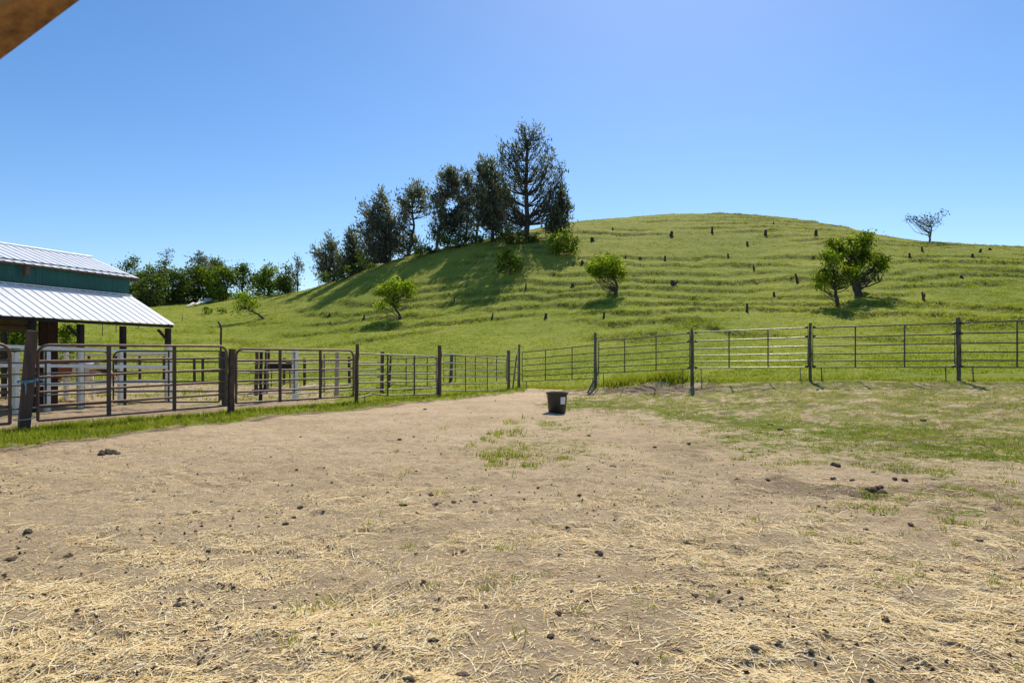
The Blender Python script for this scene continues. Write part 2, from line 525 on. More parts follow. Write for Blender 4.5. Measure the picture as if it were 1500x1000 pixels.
fpost('Z', -300, 10.6); fpost('A', 40, 13.9); fpost('B', 338, 18.4); fpost('C', 521, 22.2); fpost('D', 643, 25.8)
fpost('E', 745, 30.4); fpost('Ff', 760, 32.3); fpost('G', 873, 29.2); fpost('H', 1013, 26.4); fpost('I', 1187, 24.1)
fpost('J', 1403, 21.9); fpost('K', 1660, 19.8)
FPX = np.array([v[0] for v in FP.values()], float); FPY = np.array([v[1] for v in FP.values()], float)


def fxy(k, dpx=0):
    px, Y = FP[k]
    return Vector(((px - 750) / F * Y, Y, 0))


def masks(x, y):
    x = np.asarray(x, float); y = np.asarray(y, float)
    p = 750 + 1000 * x / np.maximum(y, 1.0)
    yf = np.interp(p, FPX, FPY)
    dY = yf - y
    n = fbm(x * .9, y * .9, 4, 51) - .5
    nl = fbm(x * .25, y * .25, 3, 57) - .5
    inside = dY > 0
    z = zbase(x, y)
    # paddock
    d = (x - 1.8) * .838 + (y - 22.8) * .546
    g = np.full_like(x, 0.0)
    band = np.exp(-((d + .5 + nl * 5.5 + n * 3.2) / 1.8) ** 2) * sstep(.2, 1.8, x) * (.42 + .85 * sstep(.42, .60, fbm(x * .7, y * .7, 3, 151)))
    upper = sstep(-.6, 1.8, d + nl * 3) * sstep(1.5, 3, x) * (.27 + .45 * sstep(.42, .64, fbm(x * .55, y * .8, 3, 181)))
    patch = sstep(-8.0, -.6, d + nl * 6 + n * 3.5) * .62 * sstep(1.2, 4.5, x)
    pp = .50 * np.exp(-(((x - .5) / 1.7) ** 2 + ((y - 11.9) / 2.8) ** 2))
    pp2 = .50 * np.exp(-(((x - .9) / 1.1) ** 2 + ((y - 15.5) / 2.5) ** 2))
    fr = (1 - sstep(.1, 2.4, dY + n * 2.5)) * sstep(1010, 1080, p) * .75
    pg = np.maximum.reduce([band * 1.0, upper, patch, pp, pp2, fr])
    # strip of lush grass at the left fence
    w = 2.15 + n * .9
    strip = (1 - sstep(w - .35, w + .1, dY)) * (p < 770)
    g = np.where(inside, np.maximum(pg, strip), 1.0)
    dry = np.where(inside, np.where(p < 770, .25, np.clip(.30 + upper * .8 - band * .9 - fr * .4 + pp * .6, .05, 1)), 0)
    # pen behind the left gates: trodden soil with grass patches
    pen = (~inside) & (p < 560)
    pend = pen * (1 - sstep(33.0, 38.0, y + nl * 6)) * sstep(.5, 1.6, -dY + n * .8) * (1 - sstep(430, 560, p))
    g = np.where(pend > 0, np.clip(1 - pend * (.84 + n * 1.3), 0, 1), g)
    # hill drier towards the top
    hd = sstep(4, 24, z) * .50 + .06
    dry = np.where(inside, dry, hd * (1 - .6 * pend))
    # bank of bare soil right at the fence
    bank = np.exp(-((dY - .9) / .55) ** 2) * sstep(870, 900, p) * (1 - sstep(1025, 1085, p))
    g = g * (1 - .75 * bank * inside)
    edge = np.exp(-((dY - w - .12) / .22) ** 2) * (p < 770) * inside  # dark dirt and the ledge's shade, painted along the front of the strip
    rough = sstep(1.6, 3.5, x) * np.exp(-((d + 6.2) / 2.2) ** 2) * sstep(.50, .66, fbm(x * 1.1, y * 1.1, 4, 71)) * .7
    dark_soil_shade = np.clip(pend * .38 + bank * .8 * inside + edge * 1.0 + rough + sstep(-3.5, .5, d) * sstep(1.5, 3, x) * sstep(.53, .64, fbm(x * 1.7, y * 2.2, 4, 77)) * .95, 0, 1)
    sn = fbm(x * .45, y * .45, 4, 61)
    straw = sstep(15.5, 6.0, y + nl * 6) * sstep(.35, .60, sn + .20 * sstep(.5, -3.0, x) + .12 * sstep(6.5, 3.5, y))
    straw = np.where(inside, np.clip(straw, 0, 1) * (1 - np.clip(pg * 1.3, 0, 1)) * (1 - strip), 0)
    straw = np.where(inside, np.maximum(straw, .50 * (1 - strip) * sstep(24, 14, y)), straw)
    return g, dry, straw, dark_soil_shade, dY, p


# ------------------------------------------------------------------ terrain sheet
rows = [-14.0]
while rows[-1] < 640:
    y = rows[-1]
    if y < 1: st = .5
    elif y < 13: st = .045
    elif y < 170: st = .0060 * y
    else: st = .03 * y
    rows.append(y + st)
rows = np.array(rows)
tcol = np.concatenate([np.linspace(-3.2, -1.0, 70)[:-1], np.linspace(-1.0, 1.0, 860), np.linspace(1.0, 3.2, 70)[1:]])
GY, GT = np.meshgrid(rows, tcol, indexing='ij')
GX = GT * (np.maximum(GY, -3) + 4.5)
gzv, zb, risv, hillv = zfull(GX.ravel(), GY.ravel(), True)
gm = masks(GX.ravel(), GY.ravel())
gg = gm[0]
V = np.stack([GX.ravel(), GY.ravel(), gzv], 1)
R, C = GY.shape
ii = (np.arange(R - 1)[:, None] * C + np.arange(C - 1)[None, :]).ravel()
FQ = np.stack([ii, ii + 1, ii + C + 1, ii + C], 1)
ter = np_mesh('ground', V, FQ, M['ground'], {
    'grass': gg, 'dry': gm[1], 'straw': gm[2], 'dark_soil_shade': gm[3], 'inpad': sstep(-.3, .3, gm[4]) * (.25 + .75 * sstep(740, 800, gm[5])), 'riser': risv,
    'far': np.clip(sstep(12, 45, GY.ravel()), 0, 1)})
ter['kind'] = 'structure'


# ------------------------------------------------------------------ scattered blades and straw
def blades(name, X, Yv, h, nb, wid, lean, dryv, spread=.05, rnd=None):
    """nb triangular blades around every (X, Yv) root"""
    n = len(X)
    X = np.repeat(X, nb); Yv = np.repeat(Yv, nb); h = np.repeat(h, nb) * RNG.uniform(.55, 1.1, n * nb)
    wid = np.repeat(wid, nb); dv = np.repeat(dryv, nb); sp = np.repeat(spread if np.ndim(spread) else np.full(n, spread), nb)
    X = X + RNG.normal(0, 1, n * nb) * sp; Yv = Yv + RNG.normal(0, 1, n * nb) * sp
    Z = zfull(X, Yv) - .012
    a = RNG.uniform(0, 2 * PI, n * nb); la = RNG.uniform(0, 2 * PI, n * nb); ll = RNG.uniform(.15, 1, n * nb) * lean
    dx = np.cos(a) * wid * .5; dy = np.sin(a) * wid * .5
    V = np.empty((n * nb, 3, 3))
    V[:, 0] = np.stack([X - dx, Yv - dy, Z], 1); V[:, 1] = np.stack([X + dx, Yv + dy, Z], 1)
    V[:, 2] = np.stack([X + np.cos(la) * h * ll, Yv + np.sin(la) * h * ll, Z + h], 1)
    Fq = np.arange(n * nb * 3).reshape(-1, 3)
    rr = np.repeat(np.repeat(RNG.uniform(0, 1, n), nb) * .6 + RNG.uniform(0, .4, n * nb), 3)
    o = np_mesh(name, V.reshape(-1, 3), Fq, M['blade'], {'rnd': rr, 'dry': np.repeat(dv, 3), 'inpad': np.repeat(.25 + .75 * sstep(740, 800, 750 + 1000 * X / Yv), 3) if name in ('paddock_grass', 'sprouting_grass', 'dry_paddock_grass') else np.zeros(len(rr))}, False)
    o['kind'] = 'stuff'
    return o


def scatter(n, ylo, yhi, tlo=-.95, thi=.95, power=1.0):
    u = RNG.uniform(0, 1, n)
    Yv = np.exp(math.log(ylo) + u ** power * (math.log(yhi) - math.log(ylo)))
    return RNG.uniform(tlo, thi, n) * Yv, Yv


# hillside grass (real tufts, denser where nearer)
X, Yv = scatter(150000, 24, 135)
g_, dry_, st_, dm_, dY_, p_ = masks(X, Yv)
_, zb_, ris_, hl_ = zfull(X, Yv, True)
keep = (dY_ < -.1) & (RNG.uniform(0, 1, len(X)) < g_ * (.25 + .5 * sstep(.4, .65, fbm(X * .5, Yv * .5, 3, 91)) + ris_ * 1.2))
X, Yv, ris_, dry_ = X[keep], Yv[keep], ris_[keep], dry_[keep]
hh = (.05 + .09 * RNG.uniform(0, 1, len(X)) ** 2 + .09 * ris_) * (1 + .003 * Yv)
blades('hillside_grass', X, Yv, hh, 4, .02 + Yv * .0009, 1.0, np.clip(dry_ + RNG.normal(0, .15, len(X)), 0, 1), .05 + Yv * .0012)
# paddock grass
X, Yv = scatter(150000, 3.0, 33, -1.0, 1.0)
g_, dry_, st_, dm_, dY_, p_ = masks(X, Yv)
nn = fbm(X * 2.6, Yv * 2.6, 4, 101)
nn2 = fbm(X * .9, Yv * .9, 3, 103)
den = np.where((g_ > .85) & (p_ < 770), 1.0, sstep(.45, .95, g_ * .95 + (nn - .5) * 2.0 + (nn2 - .5) * .8))
den = np.where((g_ < .18), den * 0 + .02 * (nn > .66) * (X > -1.5) * (p_ > 420), den)
keep = (dY_ > -.8) & (RNG.uniform(0, 1, len(X)) < den) & ((Yv > 4.2) | (RNG.uniform(0, 1, len(X)) < .5))
X, Yv, g2, dry_, p2 = X[keep], Yv[keep], g_[keep], dry_[keep], p_[keep]
hh = np.where(p2 < 770, .07 + .10 * RNG.uniform(0, 1, len(X)) ** 1.5, .025 + .055 * RNG.uniform(0, 1, len(X)) ** 2)
blades('paddock_grass', X, Yv, hh, 5, .006 + Yv * .0009, .8, np.clip(dry_ * .8 + RNG.normal(0, .2, len(X)), 0, 1), .03 + Yv * .001)
X, Yv = scatter(60000, 8.0, 30, -.1, 1.0)
g_, dry_, st_, dm_, dY_, p_ = masks(X, Yv)
dd = (X - 1.8) * .838 + (Yv - 22.8) * .546
den = sstep(-4.5, 1.0, dd) * sstep(.42, .66, fbm(X * 1.4, Yv * 1.4, 4, 171)) * (p_ > 800) * .5
keep = (dY_ > .1) & (RNG.uniform(0, 1, len(X)) < den)
X, Yv = X[keep], Yv[keep]
blades('dry_paddock_grass', X, Yv, .02 + .07 * RNG.uniform(0, 1, len(X)) ** 2, 5, .006 + Yv * .0009, 1.1, np.clip(RNG.normal(.85, .3, len(X)), 0, 1), .04 + Yv * .001)
# little green sprouts among the straw
pts = []
for px, py in [(626, 862), (718, 846), (717, 860), (757, 848), (790, 846), (733, 800), (745, 806), (778, 792), (664, 792), (610, 800), (596, 803), (560, 912),
               (1184, 783), (1245, 762), (1100, 762), (1410, 800), (1462, 820), (1460, 858), (1396, 770), (1340, 775), (1270, 727), (1225, 712), (1480, 712), (1380, 745), (958, 968),
               (1143, 690), (1390, 712), (1455, 850), (1330, 783), (1248, 795), (1090, 852), (1310, 715), (1345, 710), (1200, 760), (486, 886), (440, 936)]:
    q = flat(px, py)
    for k in range(random.randint(3, 7)):
        pts.append((q.x + random.gauss(0, .045), q.y + random.gauss(0, .045)))
for k in range(70):
    q = flat(random.uniform(560, 1500), random.uniform(660, 900))
    for k2 in range(random.randint(2, 5)): pts.append((q.x + random.gauss(0, .05), q.y + random.gauss(0, .05)))
pts = np.array(pts)
blades('sprouting_grass', pts[:, 0], pts[:, 1], RNG.uniform(.03, .075, len(pts)), 7, np.full(len(pts), .007), .9, RNG.uniform(0, .5, len(pts)), .02)
# tall weeds on the bank under the panels and along the fence foot
wx = []
for k in range(1500):
    px = random.choice([random.uniform(885, 1005), random.uniform(885, 1005), random.uniform(765, 885), random.uniform(1020, 1500)])
    Y = float(np.interp(px, FPX, FPY)) + random.gauss(.45 if px < 1010 else .2, .28 if px < 1010 else .12)
    wx.append(((px - 750) / F * Y, Y, .16 + .22 * random.random() if 885 < px < 1005 else .05 + .1 * random.random()))
wx = np.array(wx)
blades('tall_weeds', wx[:, 0], wx[:, 1], wx[:, 2], 6, np.full(len(wx), .035), .8, RNG.uniform(0, .5, len(wx)), .10)


def straw_mesh(name, n, ylo, yhi, L0, L1, w0, w1, thr, lift):
    X, Yv = scatter(n, ylo, yhi, -1.0, 1.0)
    g_, dry_, st_, dm_, dY_, p_ = masks(X, Yv)
    cl = fbm(X * 2.2, Yv * 2.2, 4, 111)
    keep = (dY_ > 1.5) & (RNG.uniform(0, 1, n) < np.clip(st_ * sstep(thr - .06, thr + .28, cl) * .85 + st_ * .11, 0, 1))
    X, Yv = X[keep], Yv[keep]; n = len(X)
    L = L0 + (L1 - L0) * RNG.uniform(0, 1, n) ** 2.2; w = RNG.uniform(w0, w1, n)
    flow = (fbm(X * .45, Yv * .45, 3, 121) - .5) * 3.2 + .85 - 1.75 * sstep(-.3, 1.6, X)
    a = flow + RNG.normal(0, .75, n)
    d = np.stack([np.cos(a), np.sin(a)], 1); s = np.stack([-d[:, 1], d[:, 0]], 1)
    bend = RNG.normal(0, .10, n) * L
    V = np.empty((n, 6, 3)); roll = RNG.uniform(-.35, .35, n)
    for k, tt in enumerate((-.5, 0., .5)):
        cx = X + d[:, 0] * L * tt + s[:, 0] * bend * (1 - 4 * tt * tt)
        cy = Yv + d[:, 1] * L * tt + s[:, 1] * bend * (1 - 4 * tt * tt)
        cz = zfull(cx, cy) + .003 + lift * RNG.uniform(0, 1, n) ** 2.5
        for e, sg in enumerate((-1, 1)):
            V[:, k * 2 + e, 0] = cx + sg * s[:, 0] * w * .5
            V[:, k * 2 + e, 1] = cy + sg * s[:, 1] * w * .5
            V[:, k * 2 + e, 2] = cz + sg * roll * w * .5
    b = np.arange(n)[:, None] * 6
    FQ = np.concatenate([b + np.array([[0, 1, 3, 2]]), b + np.array([[2, 3, 5, 4]])])
    rr = np.repeat(np.clip(RNG.normal(.5, .26, n), 0, 1), 6)
    o = np_mesh(name, V.reshape(-1, 3), FQ, M['straw'], {'rnd': rr}, False)
    o['kind'] = 'stuff'
    return o


straw_mesh('scattered_straw', 105000, 2.4, 15, .03, .32, .0022, .0058, .43, .009)
straw_mesh('straw_chaff', 480000, 2.4, 19, .010, .055, .0028, .0075, .36, .004)


# crumbs of soil and dung too small and many to count
def crumbs(n):
    X, Yv = scatter(n, 2.8, 18)
    g_, dry_, st_, dm_, dY_, p_ = masks(X, Yv)
    keep = (dY_ > 1.2) & (fbm(X * .7, Yv * .7, 3, 131) > .46) & (RNG.uniform(0, 1, n) < .8)
    X, Yv = X[keep], Yv[keep]; n = len(X)
    s = .004 + .016 * RNG.uniform(0, 1, n) ** 3
    base = np.array([(1, 0, 0), (-.5, .87, 0), (-.5, -.87, 0), (.1, 0, .9), (.6, .6, .5), (-.7, .1, .55)])
    V = base[None] * s[:, None, None] * RNG.uniform(.6, 1.3, (n, 6, 1))
    a = RNG.uniform(0, 6.28, n); ca, sa = np.cos(a)[:, None], np.sin(a)[:, None]
    vx = V[:, :, 0] * ca - V[:, :, 1] * sa; vy = V[:, :, 0] * sa + V[:, :, 1] * ca
    z = zfull(X, Yv)
    V = np.stack([vx + X[:, None], vy + Yv[:, None], V[:, :, 2] + z[:, None]], 2)
    tri = np.array([(0, 4, 3), (4, 1, 3), (1, 5, 3), (5, 2, 3), (2, 0, 3), (0, 1, 4), (1, 2, 5)])
    FQ = (np.arange(n)[:, None, None] * 6 + tri[None]).reshape(-1, 3)
    o = np_mesh('soil_crumbs', V.reshape(-1, 3), FQ, M['dung2'], {'rnd': np.repeat(RNG.uniform(0, 1, n), 6)}, False)
    o['kind'] = 'stuff'


crumbs(11500)

# ------------------------------------------------------------------ dung clods
CL_VAR = []


def clod_mesh(seed, lumps, flatn=.65):
    import bmesh
    r = random.Random(seed); bm = bmesh.new()
    for k in range(lumps):
        m = Matrix.Translation((r.gauss(0, .30) if k else 0, r.gauss(0, .26) if k else 0, r.uniform(.05, .28) * flatn)) @ \
            Matrix.Rotation(r.uniform(0, 6), 4, 'Z') @ Matrix.Diagonal((r.uniform(.22, .42), r.uniform(.2, .36), r.uniform(.18, .32) * flatn * 1.3, 1))
        g = bmesh.ops.create_icosphere(bm, subdivisions=2, radius=1, matrix=m)
        for v in g['verts']:
            v.co += Vector((r.gauss(0, .03), r.gauss(0, .03), r.gauss(0, .03)))
    me = bpy.data.meshes.new('clod'); bm.to_mesh(me); bm.free()
    a = me.attributes.new('rnd', 'FLOAT', 'POINT')
    me.materials.append(M['dung'] if seed % 3 else M['dung2'])
    return me


for s_, l_ in [(1, 3), (2, 4), (3, 2), (5, 5), (6, 3), (7, 6), (8, 2), (4, 4)]:
    CL_VAR.append(clod_mesh(s_, l_))
CLODS = [(440, 640, 5), (435, 688, 6), (475, 685, 5), (440, 743, 11), (474, 748, 6), (286, 752, 13), (392, 758, 8), (418, 768, 11), (432, 758, 9), (40, 779, 18), (102, 814, 15),
         (16, 819, 18), (5, 842, 9), (262, 887, 15), (176, 940, 8), (403, 890, 9), (328, 860, 8), (252, 796, 8), (582, 606, 4), (622, 600, 6), (585, 644, 8), (606, 640, 5), (526, 680, 7),
         (546, 711, 6), (531, 727, 7), (568, 722, 7), (588, 740, 13), (575, 741, 7), (631, 726, 9), (641, 738, 10), (665, 735, 13), (696, 736, 10), (711, 737, 9), (743, 673, 7), (768, 678, 5),
         (896, 683, 11), (848, 726, 9), (788, 714, 7), (861, 687, 7), (852, 662, 7), (861, 638, 8), (831, 773, 9), (879, 811, 17), (925, 800, 8), (819, 813, 9), (667, 812, 11), (680, 806, 9),
         (610, 811, 8), (621, 852, 11), (548, 864, 7), (711, 888, 13), (641, 893, 15), (806, 933, 17), (817, 899, 15), (632, 938, 22), (553, 947, 14), (529, 965, 13), (513, 963, 10), (628, 982, 12),
         (680, 989, 20), (599, 995, 20), (931, 969, 11), (1130, 622, 11), (1143, 630, 9), (1079, 702, 8), (1250, 702, 10), (1222, 701, 9), (1279, 691, 7), (1325, 704, 10), (1310, 702, 9),
         (1367, 702, 10), (1334, 769, 12), (1411, 773, 11), (1442, 775, 10), (1431, 792, 15), (1268, 776, 10), (1125, 701, 9), (1114, 834, 11), (1128, 861, 12), (1189, 864, 9), (1020, 872, 15),
         (1299, 910, 16), (1143, 941, 18), (1103, 947, 14), (1189, 956, 13), (1416, 839, 9), (1352, 615, 15), (1224, 683, 16), (1326, 934, 11), (1010, 650, 7), (1067, 640, 8),
         (960, 655, 6), (900, 740, 6), (930, 728, 6), (980, 752, 7), (703, 668, 5), (655, 700, 5), (610, 690, 5), (480, 770, 6), (350, 700, 5), (225, 720, 5), (310, 735, 6), (120, 735, 6), (510, 640, 4),
         (690, 605, 5), (720, 612, 5), (1300, 640, 7), (1420, 655, 8), (1200, 742, 7)]
root0 = None
for i, (px, py, w) in enumerate(CLODS):
    q = flat(px, py)
    big = (px, py) in ((879, 811), (680, 989))
    o = bpy.data.objects.new('dung_clod', CL_VAR[i % len(CL_VAR)]); COL.objects.link(o)
    s = w / F * q.y * .98
    o.location = (q.x, q.y, q.z - .03 * s); o.rotation_euler = (0, 0, random.uniform(0, 6.28)); o.scale = (s, s, s * random.uniform(.6, 1.0))
    tag(o, 'small dark dung clod lying loose on the bare paddock soil', 'dung clod', 'dung clods scattered over the paddock')


def pile(px, py, wpx, label, seed, mat):
    import bmesh
    q = flat(px, py); s = wpx / F * q.y
    r = random.Random(seed); bm = bmesh.new()
    for k in range(16):
        rad = r.uniform(.08, .17)
        m = Matrix.Translation((max(-.45, min(.45, r.gauss(0, .22))), r.gauss(0, .15), r.uniform(.02, .20) * (1.2 if k < 6 else .5))) @ Matrix.Diagonal((rad * r.uniform(.9, 1.3), rad, rad * .75, 1))
        g = bmesh.ops.create_icosphere(bm, subdivisions=2, radius=1, matrix=m)
        for v in g['verts']: v.co += Vector((r.gauss(0, .012), r.gauss(0, .012), r.gauss(0, .012)))
    me = bpy.data.meshes.new('dung_pile'); bm.to_mesh(me); bm.free(); me.materials.append(mat)
    o = bpy.data.objects.new('dung_pile', me); COL.objects.link(o)
    o.location = (q.x, q.y, q.z - .02); o.scale = (s * 1.25, s * 1.25, s * 1.25)
    tag(o, label, 'dung pile')


pile(157, 665, 27, 'dark heap of horse dung on the soil in front of the left gate', 3, M['dung'])
pile(1280, 719, 34, 'broad dark dung heap among the grass tufts on the right of the paddock', 8, M['dung'])

# ------------------------------------------------------------------ fences
def gzv_(v):
    return gz(v.x, v.y)


def panel(name, label, cat, a, b, zs_a, zs_b, mat, r=.024, stays=(.33, .67), stay_w=None, rounded=(True, True), feet=(), group=None, stay_mat=None, endr=None, kink=False):
    """tube gate or corral panel from plan point a to b; zs = rail heights (top to bottom) at both ends"""
    a = Vector((a.x, a.y, 0)); b = Vector((b.x, b.y, 0))
    ga = gz(a.x, a.y)
    root = thing(name, Vector((a.x, a.y, ga)), label, cat, group)
    def frac(px):
        k = (px - 750) / F
        return (k * a.y - a.x) / ((b.x - a.x) - k * (b.y - a.y))
    stays = [frac(q) if abs(q) > 2 else q for q in stays]; feet = [frac(q) if abs(q) > 2 else q for q in feet]
    d = (b - a).normalized(); L = (b - a).length
    up = Vector((0, 0, 1))
    A = lambda z, s=0: a + d * s + up * z
    B = lambda z, s=0: b - d * s + up * z
    endr = endr or r * 1.08
    # outer frame: the two ends and the top and bottom rail bent from one tube
    c = .22
    zt0, zt1, zb0, zb1 = zs_a[0], zs_b[0], zs_a[-1], zs_b[-1]
    pts = [A(zb0)]
    if rounded[0]:
        for k in range(6):
            t = k / 5 * PI / 2
            pts.append(a + d * (c - c * math.cos(t)) + up * (zt0 - c + c * math.sin(t)))
    else: pts.append(A(zt0))
    if rounded[1]:
        for k in range(6):
            t = PI / 2 - k / 5 * PI / 2
            pts.append(b - d * (c - c * math.cos(t)) + up * (zt1 - c + c * math.sin(t)))
    else: pts.append(B(zt1))
    pts.append(B(zb1))
    m = MB(); m.tube(pts, endr, 10); m.build('frame', mat, root)
    rr = random.Random(int(a.x * 100) + 5)
    for k, (z0, z1) in enumerate(zip(zs_a[1:], zs_b[1:])):
        m = MB()
        n = 6; pp = []
        last = k == len(zs_a) - 2
        for q in range(n + 1):
            t = q / n
            z = z0 * (1 - t) + z1 * t + (0 if q in (0, n) else rr.gauss(0, .003))
            if kink and last and q == 0: z -= .06
            if kink and last and q == 1: z += .07
            pp.append(a + d * (L * t) + up * z + (Vector((-d.y, d.x, 0)) * (rr.gauss(0, .0015) if 0 < q < n else 0)))
        m.tube(pp, r, 10); m.build('rail', mat, root)
    for s in stays:
        m = MB()
        zt = zt0 * (1 - s) + zt1 * s; zb = zb0 * (1 - s) + zb1 * s
        p0 = a + d * L * s; side = Vector((d.y, -d.x, 0))
        off = side * (r + .008)
        if stay_w:
            m.bar(p0 + off + up * (zb - .03), p0 + off + up * (zt + .005), .014, stay_w, up=d)
            m.build('stay', stay_mat or mat, root, smooth=False, bevel=.004)
        else:
            m.tube([p0 + up * zb, p0 + up * zt], r * 1.15, 8); m.build('stay', stay_mat or mat, root)
    for s in feet:
        zb = zb0 * (1 - s) + zb1 * s
        p0 = a + d * L * s; g = gz(p0.x, p0.y)
        m = MB(); m.tube([p0 + up * zb, p0 + d * .015 + up * (g + .02)], r * .85, 8)
        m.tube([p0 + d * .015 - d * .05 + up * (g + .02), p0 + d * .07 + up * (g + .02)], r * .9, 6)
        m.build('foot', mat, root)
    return root


def post(name, label, px, Y, top_y, r0, r1, mat, lean=0, cat='fence post', square=False, group=None, bottom=None, n=12):
    x = (px - 750) / F * Y; g = gz(x, Y)
    zt = Zp(Y, top_y)
    root = Vector((x, Y, g))
    m = MB(); rr = random.Random(int(px * 10))
    k = 7; pts = []; rad = []
    for i in range(k):
        t = i / (k - 1)
        pts.append(Vector((x + lean * t + rr.gauss(0, .006), Y + rr.gauss(0, .006), g - .12 + (zt - g + .12) * t)))
        rad.append(r0 * (1 - t) + r1 * t + rr.gauss(0, .004))
    if square:
        m.tube(pts, rad, 4)
    else: m.tube(pts, rad, n)
    # verts are in world space: give the object its origin at the base
    e = bpy.data.objects.new('tmp', None); e.location = root
    o = m.build(name, mat, None, smooth=not square, bevel=.012 if square else 0)
    o.data.transform(Matrix.Translation(-root)); o.location = root
    bpy.data.objects.remove(e)
    return tag(o, label, cat, group)


def zline(Y, ys):
    return [Zp(Y, y) for y in ys]


def at(k, s, k2):
    """plan point s metres from post k towards post k2"""
    a, b = fxy(k), fxy(k2)
    return a + (b - a).normalized() * s


# --- left row: brown steel gates
a = at('A', .20, 'B'); b = at('B', .13, 'A')
panel('tube_gate', 'long brown six-rail tube gate beside the leftmost leaning post', 'gate', a, b,
      zline(14.2, [505, 529, 552, 574, 594, 615]), zline(18.2, [507, 524, 541, 559, 577, 594]), M['rust'], .029, (158, 254), .105, (True, True), (), None, M['rust_dark'])
a2 = at('Z', .2, 'A'); b2 = at('A', .34, 'Z')
panel('tube_gate', 'brown tube gate with a rounded end, cut off by the left edge', 'gate', a2, b2,
      [1.80, 1.50, 1.19, .88, .58, .27], zline(13.6, [504, 528, 551, 574, 596, 620]), M['rust'], .029, (.45,), .105, (True, True), (), None, M['rust_dark'])
a = at('B', .16, 'C'); b = at('C', .10, 'B')
panel('tube_gate', 'brown six-rail tube gate with two rounded corners, second gate from the left corner post', 'gate', a, b,
      zline(18.6, [511, 528, 543, 558, 574, 590]), zline(22.1, [513, 527, 540, 553, 567, 580]), M['rust'], .029, (409, 468), .105, (True, True), (), None, M['rust_dark'])
a = at('C', .10, 'D'); b = at('D', .14, 'C')
panel('corral_panel', 'pale tan corral panel with a bent bottom rail, beside the slim dark post', 'corral panel', a, b,
      zline(22.4, [517.5, 534, 548, 560, 572, 580]), zline(25.6, [522, 534, 547, 558, 568, 577]), M['tan_steel'], .024, (568, 607), None, (False, True), (534, 625), 'corral panels of the fence', M['rust_dark'], kink=True)
a = at('D', .12, 'E'); b = at('E', .1, 'D')
panel('corral_panel', 'tan corral panel leading to the short grey post in the middle of the fence', 'corral panel', a, b,
      zline(26, [518, 531, 541, 552, 562, 572.5]), zline(30.2, [526, 535, 544, 552, 561, 571]), M['tan_steel'], .022, (681, 713), .05, (True, True), (), 'corral panels of the fence', M['rust_dark'])
a = at('E', .08, 'Ff'); b = at('Ff', .08, 'E')
panel('corral_panel', 'very short pale panel filling the gap between two grey posts at the fence corner', 'corral panel', a, b,
      zline(30.5, [515, 529, 538, 548, 558]), zline(32.1, [515, 527, 537, 546, 556]), M['tan_steel'], .022, (), None, (False, False), (), 'corral panels of the fence')
# --- right row: grey panels
RG = 'corral panels of the fence'
a = at('Ff', .22, 'G'); b = at('G', .10, 'Ff')
panel('corral_panel', 'dark grey corral panel behind the black tub', 'corral panel', a, b,
      zline(32.1, [516, 526, 535.5, 543.5, 551, 558.5]), zline(29.3, [505.5, 517, 527.5, 537, 545.5, 554]), M['galv'], .019, (799, 838), None, (False, False), (771, 868), RG)
a = at('G', .14, 'H'); b = at('H', .08, 'G')
panel('corral_panel', 'grey corral panel standing over the weedy soil bank', 'corral panel', a, b,
      zline(29.1, [499.5, 511, 521, 530, 538, 546.5]), zline(26.5, [488, 501, 512, 522, 531, 540]), M['galv'], .019, (915, 961), None, (False, False), (884, 1000), RG)
a = at('H', .08, 'I'); b = at('I', .08, 'H')
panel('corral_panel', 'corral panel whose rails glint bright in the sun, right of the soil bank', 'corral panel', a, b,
      zline(26.3, [486.5, 499.5, 511, 521, 530, 539]), zline(24.2, [480, 494, 507, 518, 528, 537.5]), M['glint_steel'], .021, (1068, 1125), None, (False, False), (1027, 1172), RG, M['galv'])
a = at('I', .08, 'J'); b = at('J', .08, 'I')
panel('corral_panel', 'dark corral panel just right of the sun-glinting panel', 'corral panel', a, b,
      zline(24.0, [480, 494.5, 507, 518.5, 529, 538]), zline(22.0, [473.5, 489.5, 503, 516, 527.5, 537.5]), M['galv'], .021, (1253, 1325), None, (False, False), (1203, 1385), RG)
a = at('J', .08, 'K'); b = at('K', .08, 'J')
panel('corral_panel', 'corral panel cut off by the right edge of the picture', 'corral panel', a, b,
      zline(21.8, [472.5, 488, 502.5, 515.5, 527.5, 537.5]), zline(19.9, [465, 484, 501, 515, 528, 538]), M['galv'], .021, (1490, 1575), None, (False, False), (1425, 1640), RG)

# --- posts of the front fence
pA = post('gate_post', 'thick leaning brown gate post tied with blue twine, nearest on the left', 34, 13.9, 484, .135, .125, M['post_wood'], .18, square=True)
for (zz, mt, rr_) in ((1.02, 'rope', .155), (1.05, 'rope', .152), (.27, 'pale_rope', .165)):
    m = MB(); base = pA.location
    pts = []
    for k in range(17):
        t = k / 16 * 2 * PI
        pts.append(base + Vector((.18 * zz / 2.1 + math.cos(t) * rr_ * 1.12, math.sin(t) * rr_ * 1.12, zz + math.sin(t) * .025)))
    m.tube(pts, .012, 6, False); o = m.build('twine', M[mt], pA)
m = MB(); base = pA.location + Vector((.16, -.17, 1.0))
m.tube([base, base + Vector((.03, -.02, -.10)), base + Vector((0.01, 0, -.24))], [.018, .014, .005], 6); m.build('twine', M['rope'], pA)
post('gate_post', 'brown steel gate post between the two long brown gates', 338, 18.4, 511, .095, .09, M['rust_dark'], .04)
post('gate_post', 'slim dark post with a steel hinge rod, right of the second brown gate', 522, 22.2, 504, .062, .055, M['rust_dark'], .03)
post('gate_post', 'tall dark wooden post left of the grey stub post in the fence middle', 643, 25.8, 506, .075, .072, M['post_wood'], .03)
post('gate_post', 'short grey wooden post at the fence corner left of the tub', 745, 30.4, 513, .075, .07, M['post_grey'])
